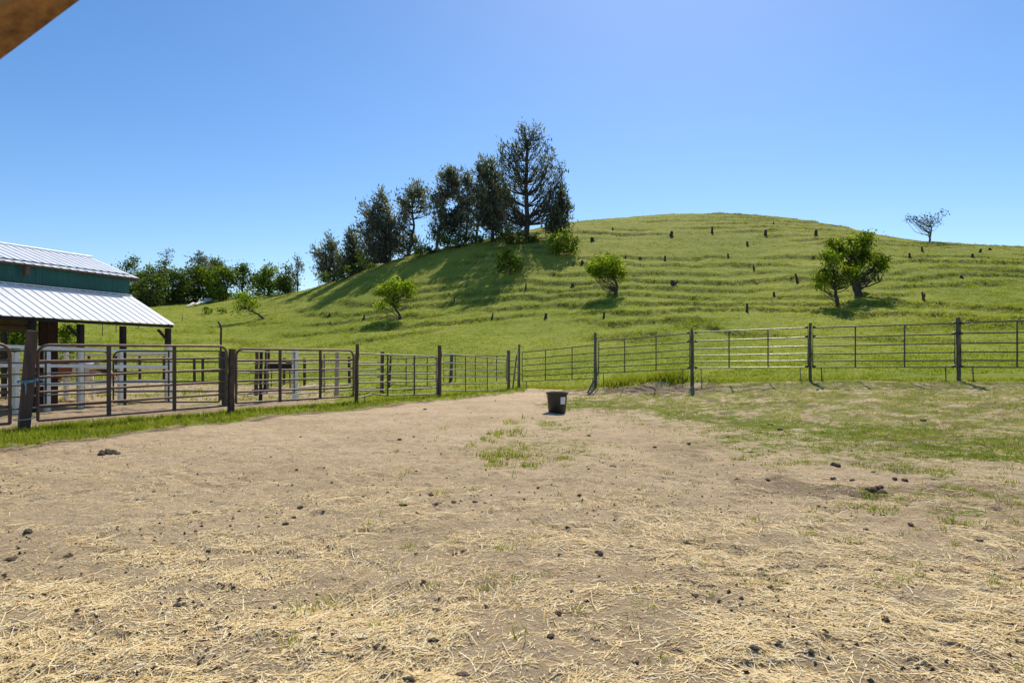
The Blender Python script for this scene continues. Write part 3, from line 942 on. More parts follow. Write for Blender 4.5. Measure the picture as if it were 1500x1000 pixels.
post('gate_post', 'slim grey steel post at the far inner corner of the fence', 760, 32.3, 504, .075, .05, M['post_grey'], .01)
post('gate_post', 'grey post with a hinge chain behind and right of the tub', 872, 29.2, 487, .075, .055, M['post_grey'], 0)
post('gate_post', 'dark post rooted below the soil bank at the left end of the glinting panel', 1014, 26.15, 482, .07, .055, M['galv'], -.02)
post('gate_post', 'dark steel post at the right end of the glinting panel', 1187, 24.1, 473, .058, .05, M['galv'], 0)
post('gate_post', 'dark steel post nearest the right edge of the picture', 1404, 21.9, 465, .06, .055, M['galv'], -.02)
post('gate_post', 'steel post just outside the right edge carrying the last panel', 1660, 19.8, 458, .06, .055, M['galv'], 0)
# leaning braces at two corners
for (x0, y0, x1, y1, Y, lab) in ((757, 520, 751, 566, 32.1, 'thin steel brace leaning against the far corner post'), (876, 545, 861, 580, 28.3, 'short dark prop leaning at the foot of the hinge chain post')):
    p0 = P(x0, y0, Y); p1 = P(x1, y1, Y - .35); p1.z = gz(p1.x, p1.y)
    m = MB(); m.tube([p1 - Vector(p1), p0 - p1], .035, 8); o = m.build('fence_brace', M['post_grey']); o.location = p1
    tag(o, lab, 'brace')
# hinge lugs at the right row posts
for px, Y, tops in ((1014, 26.2, (488, 501, 539)), (1187, 24.0, (480, 493, 537)), (1403, 21.8, (474, 489, 537))):
    par = [o for o in COL.objects if o.name.startswith('gate_post') and abs(o.location.y - Y) < .25 and abs(o.location.x - (px - 750) / F * Y) < .4][0]
    for ty in tops:
        m = MB()
        for sg in (-1, 1):
            q = P(px + sg * 4, ty - 1, Y)
            m.tube([q, q + Vector((sg * .10, 0, -.01))], [.05, .02], 8)
        m.build('hinge_lug', M['rust_dark'], par)
# chain behind the tub
par = [o for o in COL.objects if o.name.startswith('gate_post') and abs(o.location.y - 29.2) < .2 and abs(o.location.x - 3.56) < .3][0]
m = MB()
for k in range(16):
    q = P(876.5, 500 + k * 4.2, 29.0)
    m.tube([q + Vector((.035 * math.cos(t), .02 * math.sin(t) * (k % 2), .035 * math.sin(t))) for t in [i * PI / 4 for i in range(9)]], .012, 5, False)
m.build('hinge_chain', M['galv'], par)

# --- dark green panels standing in the pen behind the left gate
GP = 'dark panels inside the pen'
zs = [1.72, 1.40, 1.10, .80, .50, .18]
a = P(-90, 520, 16.4); b = P(160, 520, 20.3)
panel('corral_panel', 'dark green pen panel behind the long left gate, with blue twine', 'corral panel', a, b, zs, zs, M['green_steel'], .022, (-20, 67), None, (True, True), (), GP)
a = P(166, 520, 20.5); b = P(321, 520, 20.8)
panel('corral_panel', 'dark green pen panel seen through the right half of the long left gate', 'corral panel', a, b, zs, zs, M['green_steel'], .022, (.52,), None, (True, False), (), GP)
BP = 'pale rail panels at the back of the pen'
a = P(347, 520, 22.2); b = P(431, 520, 24.6)
panel('corral_panel', 'tan pen panel left of the white-grey post inside the pen', 'corral panel', a, b, zline(22.2, [514, 532, 546, 562, 577]), zline(24.6, [517, 532, 546, 560, 575]), M['tan_steel'], .024, (.5,), None, (False, False), (), BP)
a = P(434, 520, 24.8); b = P(520, 520, 27.6)
panel('corral_panel', 'pale rail panel right of the white-grey post, seen through the second gate', 'corral panel', a, b, zline(24.8, [518, 532, 545, 568, 577]), zline(27.6, [518, 531, 542, 562, 570]), M['tan_steel'], .026, (.45,), None, (False, False), (), BP)
a = P(522, 520, 27.7); b = P(558, 520, 29.0)
panel('corral_panel', 'short pale rail panel ending at a dark wooden post inside the pen', 'corral panel', a, b, zline(27.7, [518, 531, 542, 553, 570]), zline(29, [518, 531, 541, 552, 568]), M['tan_steel'], .024, (), None, (False, False), (), BP)
a = P(560, 520, 29.2); b = P(640, 520, 34)
panel('corral_panel', 'dark sagging pen panel seen through the bent-railed panel', 'corral panel', a, b, zline(29.2, [526, 534, 544, 553, 563]), zline(34, [523, 532, 545, 555, 566]), M['green_steel'], .02, (.4, .8), None, (False, False), (), BP)
a = P(650, 520, 35.5); b = P(742, 520, 36)
panel('corral_panel', 'thin dark pen panel seen beyond the panel left of the fence corner', 'corral panel', a, b, zline(35.5, [521, 530, 541, 550, 560]), zline(36, [521, 531, 541, 550, 560]), M['green_steel'], .02, (.18, .5, .84), None, (False, False), (), BP)
post('pen_post', 'pale pinkish weathered post inside the pen behind the second gate', 493, 26.2, 516, .085, .075, M['pale_wood'], .02)
post('pen_post', 'white-grey square post inside the pen behind the second gate', 432, 24.7, 512, .12, .115, M['white'], 0, square=True)
post('pen_post', 'thick black post inside the pen at the feed trough', 389, 30.0, 511, .11, .105, M['dark_wood'], .09)
post('pen_post', 'brown pen post left of the black trough post', 375, 27.0, 516, .075, .07, M['post_wood'], .04)
post('pen_post', 'slim dark pen post between the brown post and the black trough post', 381.5, 23.2, 515, .06, .055, M['dark_wood'], .02)
post('pen_post', 'dark wooden post at the end of the short pale rail panel', 559, 29.1, 515, .085, .08, M['post_wood'], .03)
post('pen_post', 'leaning dark post behind the bent-railed panel', 570, 33.0, 521, .06, .055, M['post_wood'], .08)
post('pen_post', 'grey post behind the panel left of the fence corner', 660, 35.7, 520, .09, .085, M['post_grey'], .06)
post('pen_post', 'dark green square post beside the bent pipe', 328, 21.6, 514, .07, .07, M['green_steel'], .0, square=True)
# bent pipe
q = flat(322, 590); m = MB(); Y = q.y
top = [P(323.5, 586, Y), P(323.5, 500, Y), P(324, 482, Y), P(322.5, 476, Y), P(319.5, 471, Y)]
m.tube([Vector(t) - q for t in top], [.04, .038, .036, .036, .034], 8); o = m.build('bent_pipe', M['rust_dark']); o.location = q
tag(o, 'tall rusty pipe with its tip bent left, rising above the brown gates', 'pipe')
# blue twine on pen panel is part of that panel
par = [o for o in COL.objects if o.name.startswith('corral_panel') and 'blue twine' in o.get('label', '')][0]
m = MB(); q = P(66.5, 552, 18.75)
m.tube([q + Vector((-.05, -.03, .10)), q + Vector((.05, -.04, .02)), q + Vector((-.04, -.04, -.06)), q + Vector((.04, -.03, -.12)), q + Vector((-.3, -.02, -.03))], .02, 6); m.build('twine', M['rope'], par)

# feed trough
base = P(411, 520, 32.5); base.z = gz(base.x, base.y)
tr = thing('feed_trough', base, 'weathered dark feed trough on thin legs beside the black pen post', 'trough')
m = MB(); L_, W_ = .62, .28
for sgn in (-1, 1):
    m.box(base + Vector((0, sgn * W_, 1.02)), (L_, 0, 0), (0, .02, 0), (0, 0, .22))
    m.box(base + Vector((sgn * L_, 0, 1.02)), (.02, 0, 0), (0, W_ - .02, 0), (0, 0, .22))
m.box(base + Vector((0, 0, .82)), (L_ - .02, 0, 0), (0, W_ - .02, 0), (0, 0, .015)); m.build('basin', M['dark_wood'], tr, False, .006)
for sx in (-1, 1):
    for sy in (-1, 1):
        m = MB(); m.tube([base + Vector((sx * .5, sy * .22, .81)), base + Vector((sx * .53, sy * .24, 0))], .025, 6); m.build('leg', M['dark_wood'], tr)

# --- wire fence at the foot of the hill
def wire_fence(name, label, pts, h, mat, r, nw=4):
    base = pts[0]; root = thing(name, base, label, 'wire fence')
    for q in pts:
        m = MB(); m.tube([q - Vector((0, 0, .1)), q + Vector((random.gauss(0, .02), 0, h * random.uniform(.95, 1.05)))], r, 8); m.build('post', mat, root)
    for k in range(nw):
        m = MB(); zz = h * (k + .8) / nw
        m.tube([q + Vector((0, -r, min(zz, h * .96))) for q in pts], .007, 5, False); m.build('wire', M['wire'], root)
    return root


pts = []
for px in (-20, 60, 130, 170, 205, 240, 285, 297, 345, 416, 446, 470, 512):
    Y = 36 + 1.5 * math.sin(px * .01); x = (px - 750) / F * Y
    pts.append(Vector((x, Y, gz(x, Y))))
wire_fence('wire_fence', 'wire fence on dark wooden posts along the foot of the hill behind the pen', pts, 1.35, M['post_wood'], .075, 5)
pts = [hit(px, py) for px, py in ((150, 492), (170, 487), (203, 482), (235, 477), (267, 471), (296, 465))]
wire_fence('hillside_fence', 'thin wire fence climbing the grassy slope right of the barn', pts, 1.25, M['grey_bark'], .04, 2)
pts = [hit(px, py) for px, py in ((338, 432), (346, 431), (354, 430), (362, 430), (370, 430))]
wire_fence('ridge_fence', 'low dark fence on the distant saddle between the woods', pts, 1.5, M['post_wood'], .10, 3)

# ------------------------------------------------------------------ black tub
q = flat(816, 604.5)
tub = thing('feed_tub', q, 'black rubber feed tub with a white sticker standing on the soil', 'tub')


def lathe(prof, c, n=40):
    v = []; f = []
    for r, z in prof:
        for k in range(n):
            a = 2 * PI * k / n; v.append(c + Vector((r * math.cos(a), r * math.sin(a), z)))
    for i in range(len(prof) - 1):
        for k in range(n):
            k2 = (k + 1) % n; f.append((i * n + k, i * n + k2, (i + 1) * n + k2, (i + 1) * n + k))
    return v, f


Hh = 30.5 / F * q.y; R0, R1 = 12.6 / F * q.y, 15.0 / F * q.y
m = MB(); v, f = lathe([(0.001, .0), (R0 - .02, .0), (R0, .025), (R1, Hh - .03), (R1 - .012, Hh - .025), (R0 - .016, .035), (.001, .03)], q); m.add(v, f); m.build('body', M['rubber'], tub)
m = MB(); v, f = lathe([(R1 - .008, Hh - .05), (R1 + .022, Hh - .05), (R1 + .028, Hh - .025), (R1 + .02, Hh), (R1 - .012, Hh), (R1 - .018, Hh - .03)], q); m.add(v, f); m.build('rim', M['rubber'], tub)
m = MB(); vs = []; n_ = 6
for i in range(2):
    z = Hh * (.44 + .34 * i); rr_ = R0 + (R1 - R0) * z / Hh + .006
    for k in range(n_ + 1):
        a_ = math.radians(-73 + k * 35 / n_); vs.append(q + Vector((rr_ * math.cos(a_), rr_ * math.sin(a_), z)))
m.add(vs, [(k, k + 1, n_ + 2 + k, n_ + 1 + k) for k in range(n_)]); o = m.build('sticker', M['paper'], tub); o['label'] = 'white paper sticker'

# ------------------------------------------------------------------ barn
AX = Vector((.313, .95, 0)).normalized(); AV = Vector((-AX.y, AX.x, 0)); UPV = Vector((0, 0, 1))
BY = 24.0
E0 = Vector(((253 - 750) / F * BY, BY, 0))
Zl = lambda py, Y: CAM_Z + (HOR - py) / F * Y
z_eave = Zl(473, BY)
W1 = .079 * BY
Yj = BY + .313 * W1
z_junc = Zl(433, Yj); z_wtop = Zl(404.5, Yj)
z_uev = z_wtop - .02
W2 = 2.05
z_ridge = z_uev + .80
UL = -16.0
barn = thing('barn', E0 + AX * (-2), 'open barn with white metal roofs and a teal green upper wall', 'barn')


def bl(u, v, z):
    return E0 + AX * u + AV * v + UPV * z


def ribbed(u0, u1, v0, z0, v1, z1, pitch=.30, th=.012, hgt=.020):
    """ribbed metal sheet between the eave line (v0,z0) and the upper line (v1,z1)"""
    m = MB(); us = []
    u = u1
    k = 0
    while u > u0:
        for du, hh_ in ((0, 0), (pitch * .78, 0), (pitch * .84, hgt), (pitch * .94, hgt)):
            us.append((u - du, hh_))
        u -= pitch
    us.append((u, 0))
    nrm = (AV * (z0 - z1) + UPV * (v1 - v0)).normalized()
    vs = []; n = len(us)
    for (vv, zz) in ((v0, z0), (v1, z1)):
        for (uu, hh_) in us: vs.append(bl(uu, vv, zz) + nrm * hh_)
    for (vv, zz) in ((v0, z0), (v1, z1)):
        for (uu, hh_) in us: vs.append(bl(uu, vv, zz) + nrm * (hh_ - th))
    fs = []
    for i in range(n - 1):
        fs.append((i + 1, i, n + i, n + i + 1)); fs.append((2 * n + i, 2 * n + i + 1, 3 * n + i + 1, 3 * n + i))
        fs.append((i, i + 1, 2 * n + i + 1, 2 * n + i)); fs.append((n + i + 1, n + i, 3 * n + i, 3 * n + i + 1))
    for i in (0, n - 1):
        fs.append((i, 2 * n + i, 3 * n + i, n + i))
    m.add(vs, fs)
    return m


ribbed(UL, 0, -.10, z_eave - .06, W1 - .004, z_junc).build('lean_to_roof', M['roof'], barn, False)
ribbed(UL, .14, W1 - .22, z_uev - .04, W1 + W2, z_ridge).build('upper_roof', M['roof'], barn, False)
ribbed(UL, .14, W1 + 2 * W2 + .22, z_uev - .04, W1 + W2 + .01, z_ridge - .004).build('upper_roof', M['roof'], barn, False)
ribbed(UL, 0, 2 * W1 + 2 * W2 + .1, z_eave - .06, W1 + 2 * W2 + .004, z_junc).build('lean_to_roof', M['roof'], barn, False)
# ridge cap
m = MB(); m.tube([bl(UL, W1 + W2, z_ridge + .02), bl(.16, W1 + W2, z_ridge + .02)], .05, 8); m.build('ridge_cap', M['roof'], barn)


def siding(u0, u1, v, z0, z1, mat, name, pitch=.23, side=-1, vertical=True):
    m = MB(); us = []; u = u1
    while u > u0:
        us += [(u, 0), (u - pitch * .7, 0), (u - pitch * .8, .022), (u - pitch * .92, .022)]
        u -= pitch
    us.append((u0, 0)); n = len(us); vs = []
    for zz in (z0, z1):
        for uu, dd in us: vs.append(bl(max(uu, u0), v + side * dd, zz))
    for zz in (z0, z1):
        for uu, dd in us: vs.append(bl(max(uu, u0), v + .03, zz))
    fs = [(i, i + 1, n + i + 1, n + i) for i in range(n - 1)] + [(2 * n + i + 1, 2 * n + i, 3 * n + i, 3 * n + i + 1) for i in range(n - 1)]
    fs += [(0, n, 3 * n, 2 * n), (n - 1, 2 * n - 1, 4 * n - 1, 3 * n - 1)]
    m.add(vs, fs); return m.build(name, mat, barn, False)


siding(UL, -.08, W1, z_junc - .30, z_wtop + .06, M['green_wall'], 'green_upper_wall')
siding(UL, -.08, W1 + 2 * W2, z_junc - .30, z_wtop + .06, M['green_wall'], 'green_upper_wall', side=1)
# gable end above the lean-to level
m = MB(); g0 = [bl(-.10, W1 + .04, z_junc - .3), bl(-.10, W1 + 2 * W2 - .04, z_junc - .3), bl(-.10, W1 + 2 * W2 - .04, z_wtop), bl(-.10, W1 + W2, z_ridge - .05), bl(-.10, W1 + .04, z_wtop)]
g1 = [q - AX * .04 for q in g0]
m.add(g0 + g1, [(0, 1, 2, 3, 4), (9, 8, 7, 6, 5)] + [(i, (i + 1) % 5 + 5 - 5, (i + 1) % 5 + 5, i + 5) for i in range(5)]); m.build('gable_wall', M['green_wall'], barn, False)
# fascias and trim
m = MB(); m.bar(bl(UL, -.02, z_eave - .125), bl(-.02, -.02, z_eave - .125), .045, .085); m.build('eave_beam', M['dark_wood'], barn, False)
m = MB(); m.bar(bl(UL, W1 - .12, z_uev - .075), bl(.10, W1 - .12, z_uev - .075), .04, .06); m.build('fascia', M['fascia'], barn, False)
m = MB(); m.bar(bl(.09, W1 - .16, z_uev - .12), bl(.09, W1 + W2, z_ridge - .12), .04, .11); m.build('barge_board', M['fascia'], barn, False)
m = MB(); m.bar(bl(-.06, .0, z_eave - .13), bl(-.06, W1, z_junc - .09), .05, .11); m.build('rafter', M['dark_wood'], barn, False)
for uu in np.arange(-2.2, UL, -2.2):
    m = MB(); m.bar(bl(uu, .0, z_eave - .13), bl(uu, W1 - .03, z_junc - .09), .05, .11); m.build('rafter', M['dark_wood'], barn, False)
m = MB(); m.box(bl(-3.9, W1 - .10, z_uev - .26), AX * .055, AV * .09, UPV * .14); m.build('bracket', M['fascia'], barn, False)
# white strip of flashing at the junction
m = MB(); m.bar(bl(UL, W1 - .06, z_junc + .02), bl(-.02, W1 - .06, z_junc + .02), .12, .02); m.build('flashing', M['roof'], barn, False)


def u_at(px, v=0.0):
    o = E0 + AV * v; k = (px - 750) / F
    return (k * o.y - o.x) / (AX.x - k * AX.y)


for px in (246, 180, 118, 47):
    u = u_at(px, .06); p0 = bl(u, .06, 0); g = gz(p0.x, p0.y)
    m = MB(); m.bar(bl(u, .06, g - .1), bl(u, .06, z_eave - .19), .15, .15, up=AX)
    o = m.build('post', M['dark_wood'], barn, False, .008)
    if px in (246, 118):
        sg = -1
        m = MB(); m.bar(bl(u - .02, .06, z_eave - .62), bl(u - .42, .06, z_eave - .26), .06, .09, up=AV); m.build('knee_brace', M['dark_wood'], barn, False)
for px in (-60, -200):
    u = u_at(px, .06); p0 = bl(u, .06, 0)
    m = MB(); m.bar(bl(u, .06, -.1), bl(u, .06, z_eave - .19), .15, .15, up=AX); m.build('post', M['dark_wood'], barn, False, .008)
for u in (-.3, -4.2, -8, -12, -15.8):      # back side posts
    for v in (W1 + 2 * W2, 2 * W1 + 2 * W2 - .05):
        p0 = bl(u, v, 0); g = gz(p0.x, p0.y)
        if u > -5 and v < W1 + 2 * W2 + .1: continue
        m = MB(); m.bar(bl(u, v, g - .1), bl(u, v, z_eave + (.35 if v < W1 + 2 * W2 + .1 else -.1)), .14, .14, up=AX); m.build('post', M['dark_wood'], barn, False)
# dark stall wall and header under the lean-to
ua, ub = u_at(57, W1 - .3), u_at(85, W1 - .3)
siding(ua, ub, W1 - .3, -.05, z_junc - .22, M['barn_dark'], 'stall_wall', .4)
zh = Zl(486, bl(u_at(20, W1 - .1), W1 - .1, 0).y)
m = MB(); uu0, uu1 = UL, ua - .02
for k in range(6):
    z0 = zh + (z_junc - .25 - zh) * k / 6; z1 = zh + (z_junc - .25 - zh) * (k + 1) / 6
    m.box(bl((uu0 + uu1) / 2, W1 - .10, (z0 + z1) / 2), AX * ((uu1 - uu0) / 2), AV * .03, UPV * ((z1 - z0) / 2 * .78))
m.box(bl((uu0 + uu1) / 2, W1 - .05, (zh + z_junc - .25) / 2), AX * ((uu1 - uu0) / 2), AV * .012, UPV * ((z_junc - .25 - zh) / 2)); m.build('slatted_header', M['barn_metal'], barn, False)
m = MB(); p0 = bl(ua - .1, W1 - .1, 0); m.bar(bl(ua - .1, W1 - .1, -.1), bl(ua - .1, W1 - .1, z_junc - .25), .16, .16, up=AX); m.build('post', M['dark_wood'], barn, False)
# hay-coloured tub/horse shelter floor is left open: soil

# --- white rail fence under the barn eave
wf = thing('white_rail_fence', bl(-1, -.06, gz(*bl(-1, -.06, 0).xy)), 'white three-rail fence running under the barn eave', 'fence')
wu0, wu1 = u_at(-140, -.06), u_at(248, -.06)
Yat = lambda u: bl(u, -.06, 0).y
for (yl, yr) in ((507, 516), (535, 537), (565, 558)):
    uL, uR = u_at(0, -.06), wu1
    zl, zr = Zl(yl, Yat(uL)), Zl(yr, Yat(uR))
    sl = (zr - zl) / (uR - uL)
    m = MB(); m.bar(bl(wu0, -.06, zl + sl * (wu0 - uL)), bl(wu1, -.06, zr), .045, .095); m.build('rail', M['white'], wf, False, .006)
for px, tp in ((247.5, 507), (177, 514), (119, 514), (70, 515), (24, 516), (-70, 512)):
    u = u_at(px, -.02); q_ = bl(u, -.02, 0); g = gz(q_.x, q_.y)
    m = MB(); m.bar(bl(u, .0, g - .1), bl(u, .0, Zl(tp, q_.y) if px > 200 else Zl(tp, q_.y)), .13 if px < 200 else .17, .12, up=AX); m.build('post', M['white'], wf, False, .006)
# far return of the white fence
wb = thing('white_rail_fence', bl(.2, 1, 0), 'white rail fence crossing behind the spotted horse', 'fence')
for zz in (1.62, 1.15, .70, .34):
    m = MB(); m.bar(bl(.1, -.04, zz), bl(-1.2, 6.2, zz - .02), .04, .075); m.build('rail', M['white'], wb, False, .006)
for s in (.33, .66, 1.0):
    q_ = bl(.1 - 1.3 * s, -.04 + 6.24 * s, 0)
    m = MB(); m.bar(q_ + UPV * (gz(q_.x, q_.y) - .1), q_ + UPV * 1.7, .12, .12, up=AX); m.build('post', M['white'], wb, False, .006)

# ------------------------------------------------------------------ spotted horse behind the white rails
def horse():
    Yh = 24.6
    o0 = P(108, 520, Yh); o0.z = gz(o0.x, o0.y)
    S = 1.0
    hd = Vector((1, .12, 0)).normalized(); sd = Vector((-hd.y, hd.x, 0))
    L = lambda f, s, z: hd * f + sd * s + Vector((0, 0, z))
    J = [  # (forward, side, height, radius), parent
        (-.55, 0, 1.12, .27, -1),      # 0 pelvis (root)
        (-.20, 0, 1.10, .295, 0),      # 1 belly
        (.20, 0, 1.10, .30, 1),        # 2 ribs
        (.52, 0, 1.13, .26, 2),        # 3 shoulder
        (.78, 0, 1.14, .185, 3),       # 4 neck base
        (1.02, 0, 1.05, .14, 4),       # 5 neck mid
        (1.20, 0, .96, .115, 5),       # 6 poll
        (1.33, 0, .83, .098, 6),       # 7 cheek
        (1.44, 0, .66, .068, 7),       # 8 nose
        (1.48, 0, .58, .058, 8),       # 9 muzzle
        (-.78, 0, 1.10, .20, 0),       # 10 rump
    ]
    for sg in (-1, 1):
        b = len(J)
        J += [(-.62, sg * .15, .86, .165, 0), (-.55, sg * .15, .66, .085, b), (-.74, sg * .15, .46, .058, b + 1), (-.70, sg * .15, .14, .040, b + 2), (-.65, sg * .15, .03, .055, b + 3)]
        b = len(J); df = .10 * sg
        J += [(.48, sg * .14, .84, .125, 3), (.46 + df, sg * .14, .60, .068, b), (.48 + df, sg * .14, .40, .050, b + 1), (.48 + df, sg * .14, .13, .036, b + 2), (.52 + df, sg * .14, .03, .052, b + 3)]
    me = bpy.data.meshes.new('horse')
    me.from_pydata([L(j[0], j[1], j[2]) for j in J], [(j[4], i) for i, j in enumerate(J) if j[4] >= 0], [])
    tmp = bpy.data.objects.new('horse_tmp', me); COL.objects.link(tmp)
    sk = tmp.modifiers.new('skin', 'SKIN')
    for i, j in enumerate(J):
        w = me.skin_vertices[0].data[i]; w.radius = (j[3] * (.82 if abs(j[1]) < .01 else 1), j[3]); w.use_root = (i == 0)
    sb = tmp.modifiers.new('sub', 'SUBSURF'); sb.levels = 2; sb.render_levels = 2
    dg = bpy.context.evaluated_depsgraph_get()
    fin = bpy.data.meshes.new_from_object(tmp.evaluated_get(dg)); bpy.data.objects.remove(tmp)
    t = NT('paint_horse_coat'); tc = t.n('ShaderNodeTexCoord').outputs['Object']
    sp = t.n('ShaderNodeSeparateXYZ'); t.l(tc, sp.inputs[0])
    nf = t.math('ADD', sp.outputs[0], t.math('MULTIPLY', t.math('SUBTRACT', t.noise(2.6, 2, .5, tc), .5), .9))
    white = t.math('MULTIPLY', t.range(nf, .02, .06), t.range(nf, .74, .70))
    lowleg = t.range(sp.outputs[2], .34, .30)
    wf_ = t.math('MAXIMUM', white, lowleg)
    brown = t.mix(t.range(sp.outputs[0], .7, 1.0), (.30, .095, .042), (.46, .25, .14))
    c = t.mix(wf_, brown, (.74, .72, .69)); t.pbsdf(c, .55, 0, None, .4)
    root = bpy.data.objects.new('horse', fin); COL.objects.link(root); root.location = o0
    fin.materials.clear(); fin.materials.append(t.m)
    fin.polygons.foreach_set('use_smooth', [True] * len(fin.polygons))
    tag(root, 'brown and white spotted horse behind the white rails with lowered head', 'horse')
    hair = mat_basic('dark_horse_hair', (.02, .012, .009), (.06, .03, .02), 20, .8, 0, .4, 60)
    rr = random.Random(3)
    m = MB()
    for k in range(26):
        y0 = rr.gauss(0, .03)
        p0 = o0 + L(-.95, y0, 1.14)
        m.tube([p0, p0 + L(-.10, y0 * .5, -.12), p0 + L(-.13 + rr.gauss(0, .03), y0, -.45), p0 + L(-.10 + rr.gauss(0, .03), y0 * 1.6, -.78)], [.022, .024, .018, .004], 5)
    m.build('tail', hair, root)
    m = MB()
    for k in range(46):
        f_ = .62 + k / 45 * .56; zt = 1.14 + .12 - max(0, f_ - .78) * .42
        p0 = o0 + L(f_, 0, zt + .03)
        m.tube([p0, p0 + L(.01, -.09, -.03), p0 + L(rr.gauss(0, .02), -.14, -.20 - rr.random() * .08)], [.018, .018, .004], 5)
    m.build('mane', hair, root)
    for sg in (-1, 1):
        m = MB(); p0 = o0 + L(1.19, sg * .06, 1.03)
        m.tube([p0, p0 + L(.01, sg * .015, .07), p0 + L(.03, sg * .02, .15)], [.028, .032, .004], 6, at=.5); m.build('ear', t.m, root)
        m = MB(); p0 = o0 + L(1.305, sg * .082, .885); v, f = lathe([(.001, -.018), (.013, -.012), (.018, 0), (.013, .012), (.001, .018)], p0, 10); m.add(v, f); m.build('eye', hair, root)


horse()

# ------------------------------------------------------------------ trees
def tree(name, label, cat, base, trunk, tr_r, lobes, leaf, mat, bark='bark', group=None, seed=1, crown_name='crown', limb=.34, Y=None, depth=.9):
    """base, trunk and lobes in photo pixels of the tree's own distance; lobes: (cx, cy, rx, ry, clumps);
    leaf: (size m, leaves per clump, clump radius m, kind)"""
    r = random.Random(seed); rg = np.random.default_rng(seed)
    if Y is None:
        q = hit(*base)
    else:
        x = (base[0] - 750) / F * Y; q = Vector((x, Y, gz(x, Y)))
    D = q.y; pxm = D / F
    # pixel offsets from the base -> metres, kept in the tree's own frame
    W = lambda px, py, dy=0: Vector(((px - base[0]) * pxm, dy, (base[1] - py) * pxm))
    root = thing(name, q, label, cat, group)
    tp = [Vector((0, 0, -.25))] + [W(px, py, r.gauss(0, .25) * (i > 0) * min(1, tr_r * 4)) for i, (px, py) in enumerate([base] + trunk)]
    # resample trunk
    fine = []
    for i in range(len(tp) - 1):
        for k in range(3): fine.append(tp[i].lerp(tp[i + 1], k / 3))
    fine.append(tp[-1])
    for i in range(2, len(fine) - 1): fine[i] += Vector((r.gauss(0, .12), r.gauss(0, .12), 0)) * tr_r
    nT = len(fine)
    rad = [tr_r * (1.35 if i < 2 else 1) * (1 - .78 * i / (nT - 1)) for i in range(nT)]
    mt = MB(); mt.tube([q + v for v in fine], rad, 8)
    clumps = []
    for (cx, cy, rx, ry, n) in lobes:
        if name == 'pine_tree' and 'tallest pine on' not in label: n = int(n * 1.5); rx *= 1.34; ry *= 1.14
        c = W(cx, cy); rx *= pxm; ry *= pxm
        for k in range(n):
            while True:
                v = Vector((r.uniform(-1, 1), r.uniform(-1, 1), r.uniform(-1, 1)))
                if v.length <= 1 and v.length > r.uniform(0, .75): break
            clumps.append(Vector((c.x + v.x * rx, c.y + v.y * rx * depth, c.z + v.z * ry)))
    size, nl, cr, kind = leaf
    Vs = []; at = []
    for c in clumps:
        # limb from the trunk
        best = None
        for i in range(2, nT):
            dz = c.z - fine[i].z; hdist = math.hypot(c.x - fine[i].x, c.y - fine[i].y)
            if 'tallest pine on' in label: cost = .35 * hdist + abs(dz - hdist * 1.55) * .9 + (3 if dz < -.2 else 0) + (4 if fine[i].z < 1.6 else 0)
            else: cost = hdist + abs(dz - hdist * .75) * .9 + (3 if dz < -.2 else 0)
            if best is None or cost < best[0]: best = (cost, i)
        i = best[1]; s = fine[i]; d = c - s
        mid = s + d * .5 + Vector((0, 0, -.10 * d.length)) + (Vector((d.x, d.y, 0)) * .22 if 'tallest pine on' in label else Vector((0, 0, 0))) + Vector((r.gauss(0, .16), r.gauss(0, .16), r.gauss(0, .12))) * d.length * .8
        r0 = min(rad[i] * .62, tr_r * limb * (.4 + .08 * d.length)); r0 = max(r0 * (.45 if 'tallest pine on' in label else 1), size * .05)
        mt.tube([q + s, q + s.lerp(mid, .5) + Vector((0, 0, -.03 * d.length)), q + mid, q + mid.lerp(c, .55) + Vector((r.gauss(0, .03), r.gauss(0, .03), 0)) * d.length, q + c], [r0, r0 * .8, r0 * .6, r0 * .4, r0 * .2], 5, False)
        tone = r.uniform(0, .75)
        n = max(3, int(nl * r.uniform(.5, 1.25) * (.62 if kind == 'needle' else .85)))
        cc = cr * r.uniform(.6, 1.25)
        if kind == 'leaf':
            P_ = rg.normal(0, 1, (n, 3)) * np.array([cc * .55, cc * .55, cc * .42]) + np.array(c)
            a = rg.normal(0, 1, (n, 3)); a /= np.linalg.norm(a, axis=1)[:, None]
            b = rg.normal(0, 1, (n, 3)); b -= a * (a * b).sum(1)[:, None]; b /= np.linalg.norm(b, axis=1)[:, None]
            sz = size * rg.uniform(.6, 1.3, n)[:, None]
            Vs.append(np.stack([P_ - a * sz * .5, P_ + b * sz * .3, P_ + a * sz * .5, P_ - b * sz * .3], 1))
        else:   # needles: narrow blades fanning out and up from twig points
            n = int(n * 1.02 * r.uniform(.35, 1.6))
            tt = 1 - rg.uniform(0, 1, n) ** 1.6 * .62
            S_, M_, C_ = np.array(s), np.array(mid), np.array(c)
            P_ = S_ * ((1 - tt) ** 2)[:, None] + M_ * (2 * tt * (1 - tt))[:, None] + C_ * (tt ** 2)[:, None]
            P_ = P_ + rg.normal(0, 1, (n, 3)) * np.array([cc * .46, cc * .46, cc * .52]) + np.array([0, 0, cc * .15])
            dirv = (P_ - np.array(s)) ; dirv /= (np.linalg.norm(dirv, axis=1)[:, None] + 1e-6)
            a = dirv * .35 + np.array([0, 0, .42]) + rg.normal(0, .45, (n, 3)); a /= np.linalg.norm(a, axis=1)[:, None]
            b = rg.normal(0, 1, (n, 3)); b -= a * (a * b).sum(1)[:, None]; b /= np.linalg.norm(b, axis=1)[:, None]
            sz = size * rg.uniform(.6, 1.4, n)[:, None]
            Vs.append(np.stack([P_ - a * sz * .3, P_ + b * sz * .15, P_ + a * sz * .75, P_ - b * sz * .15], 1))
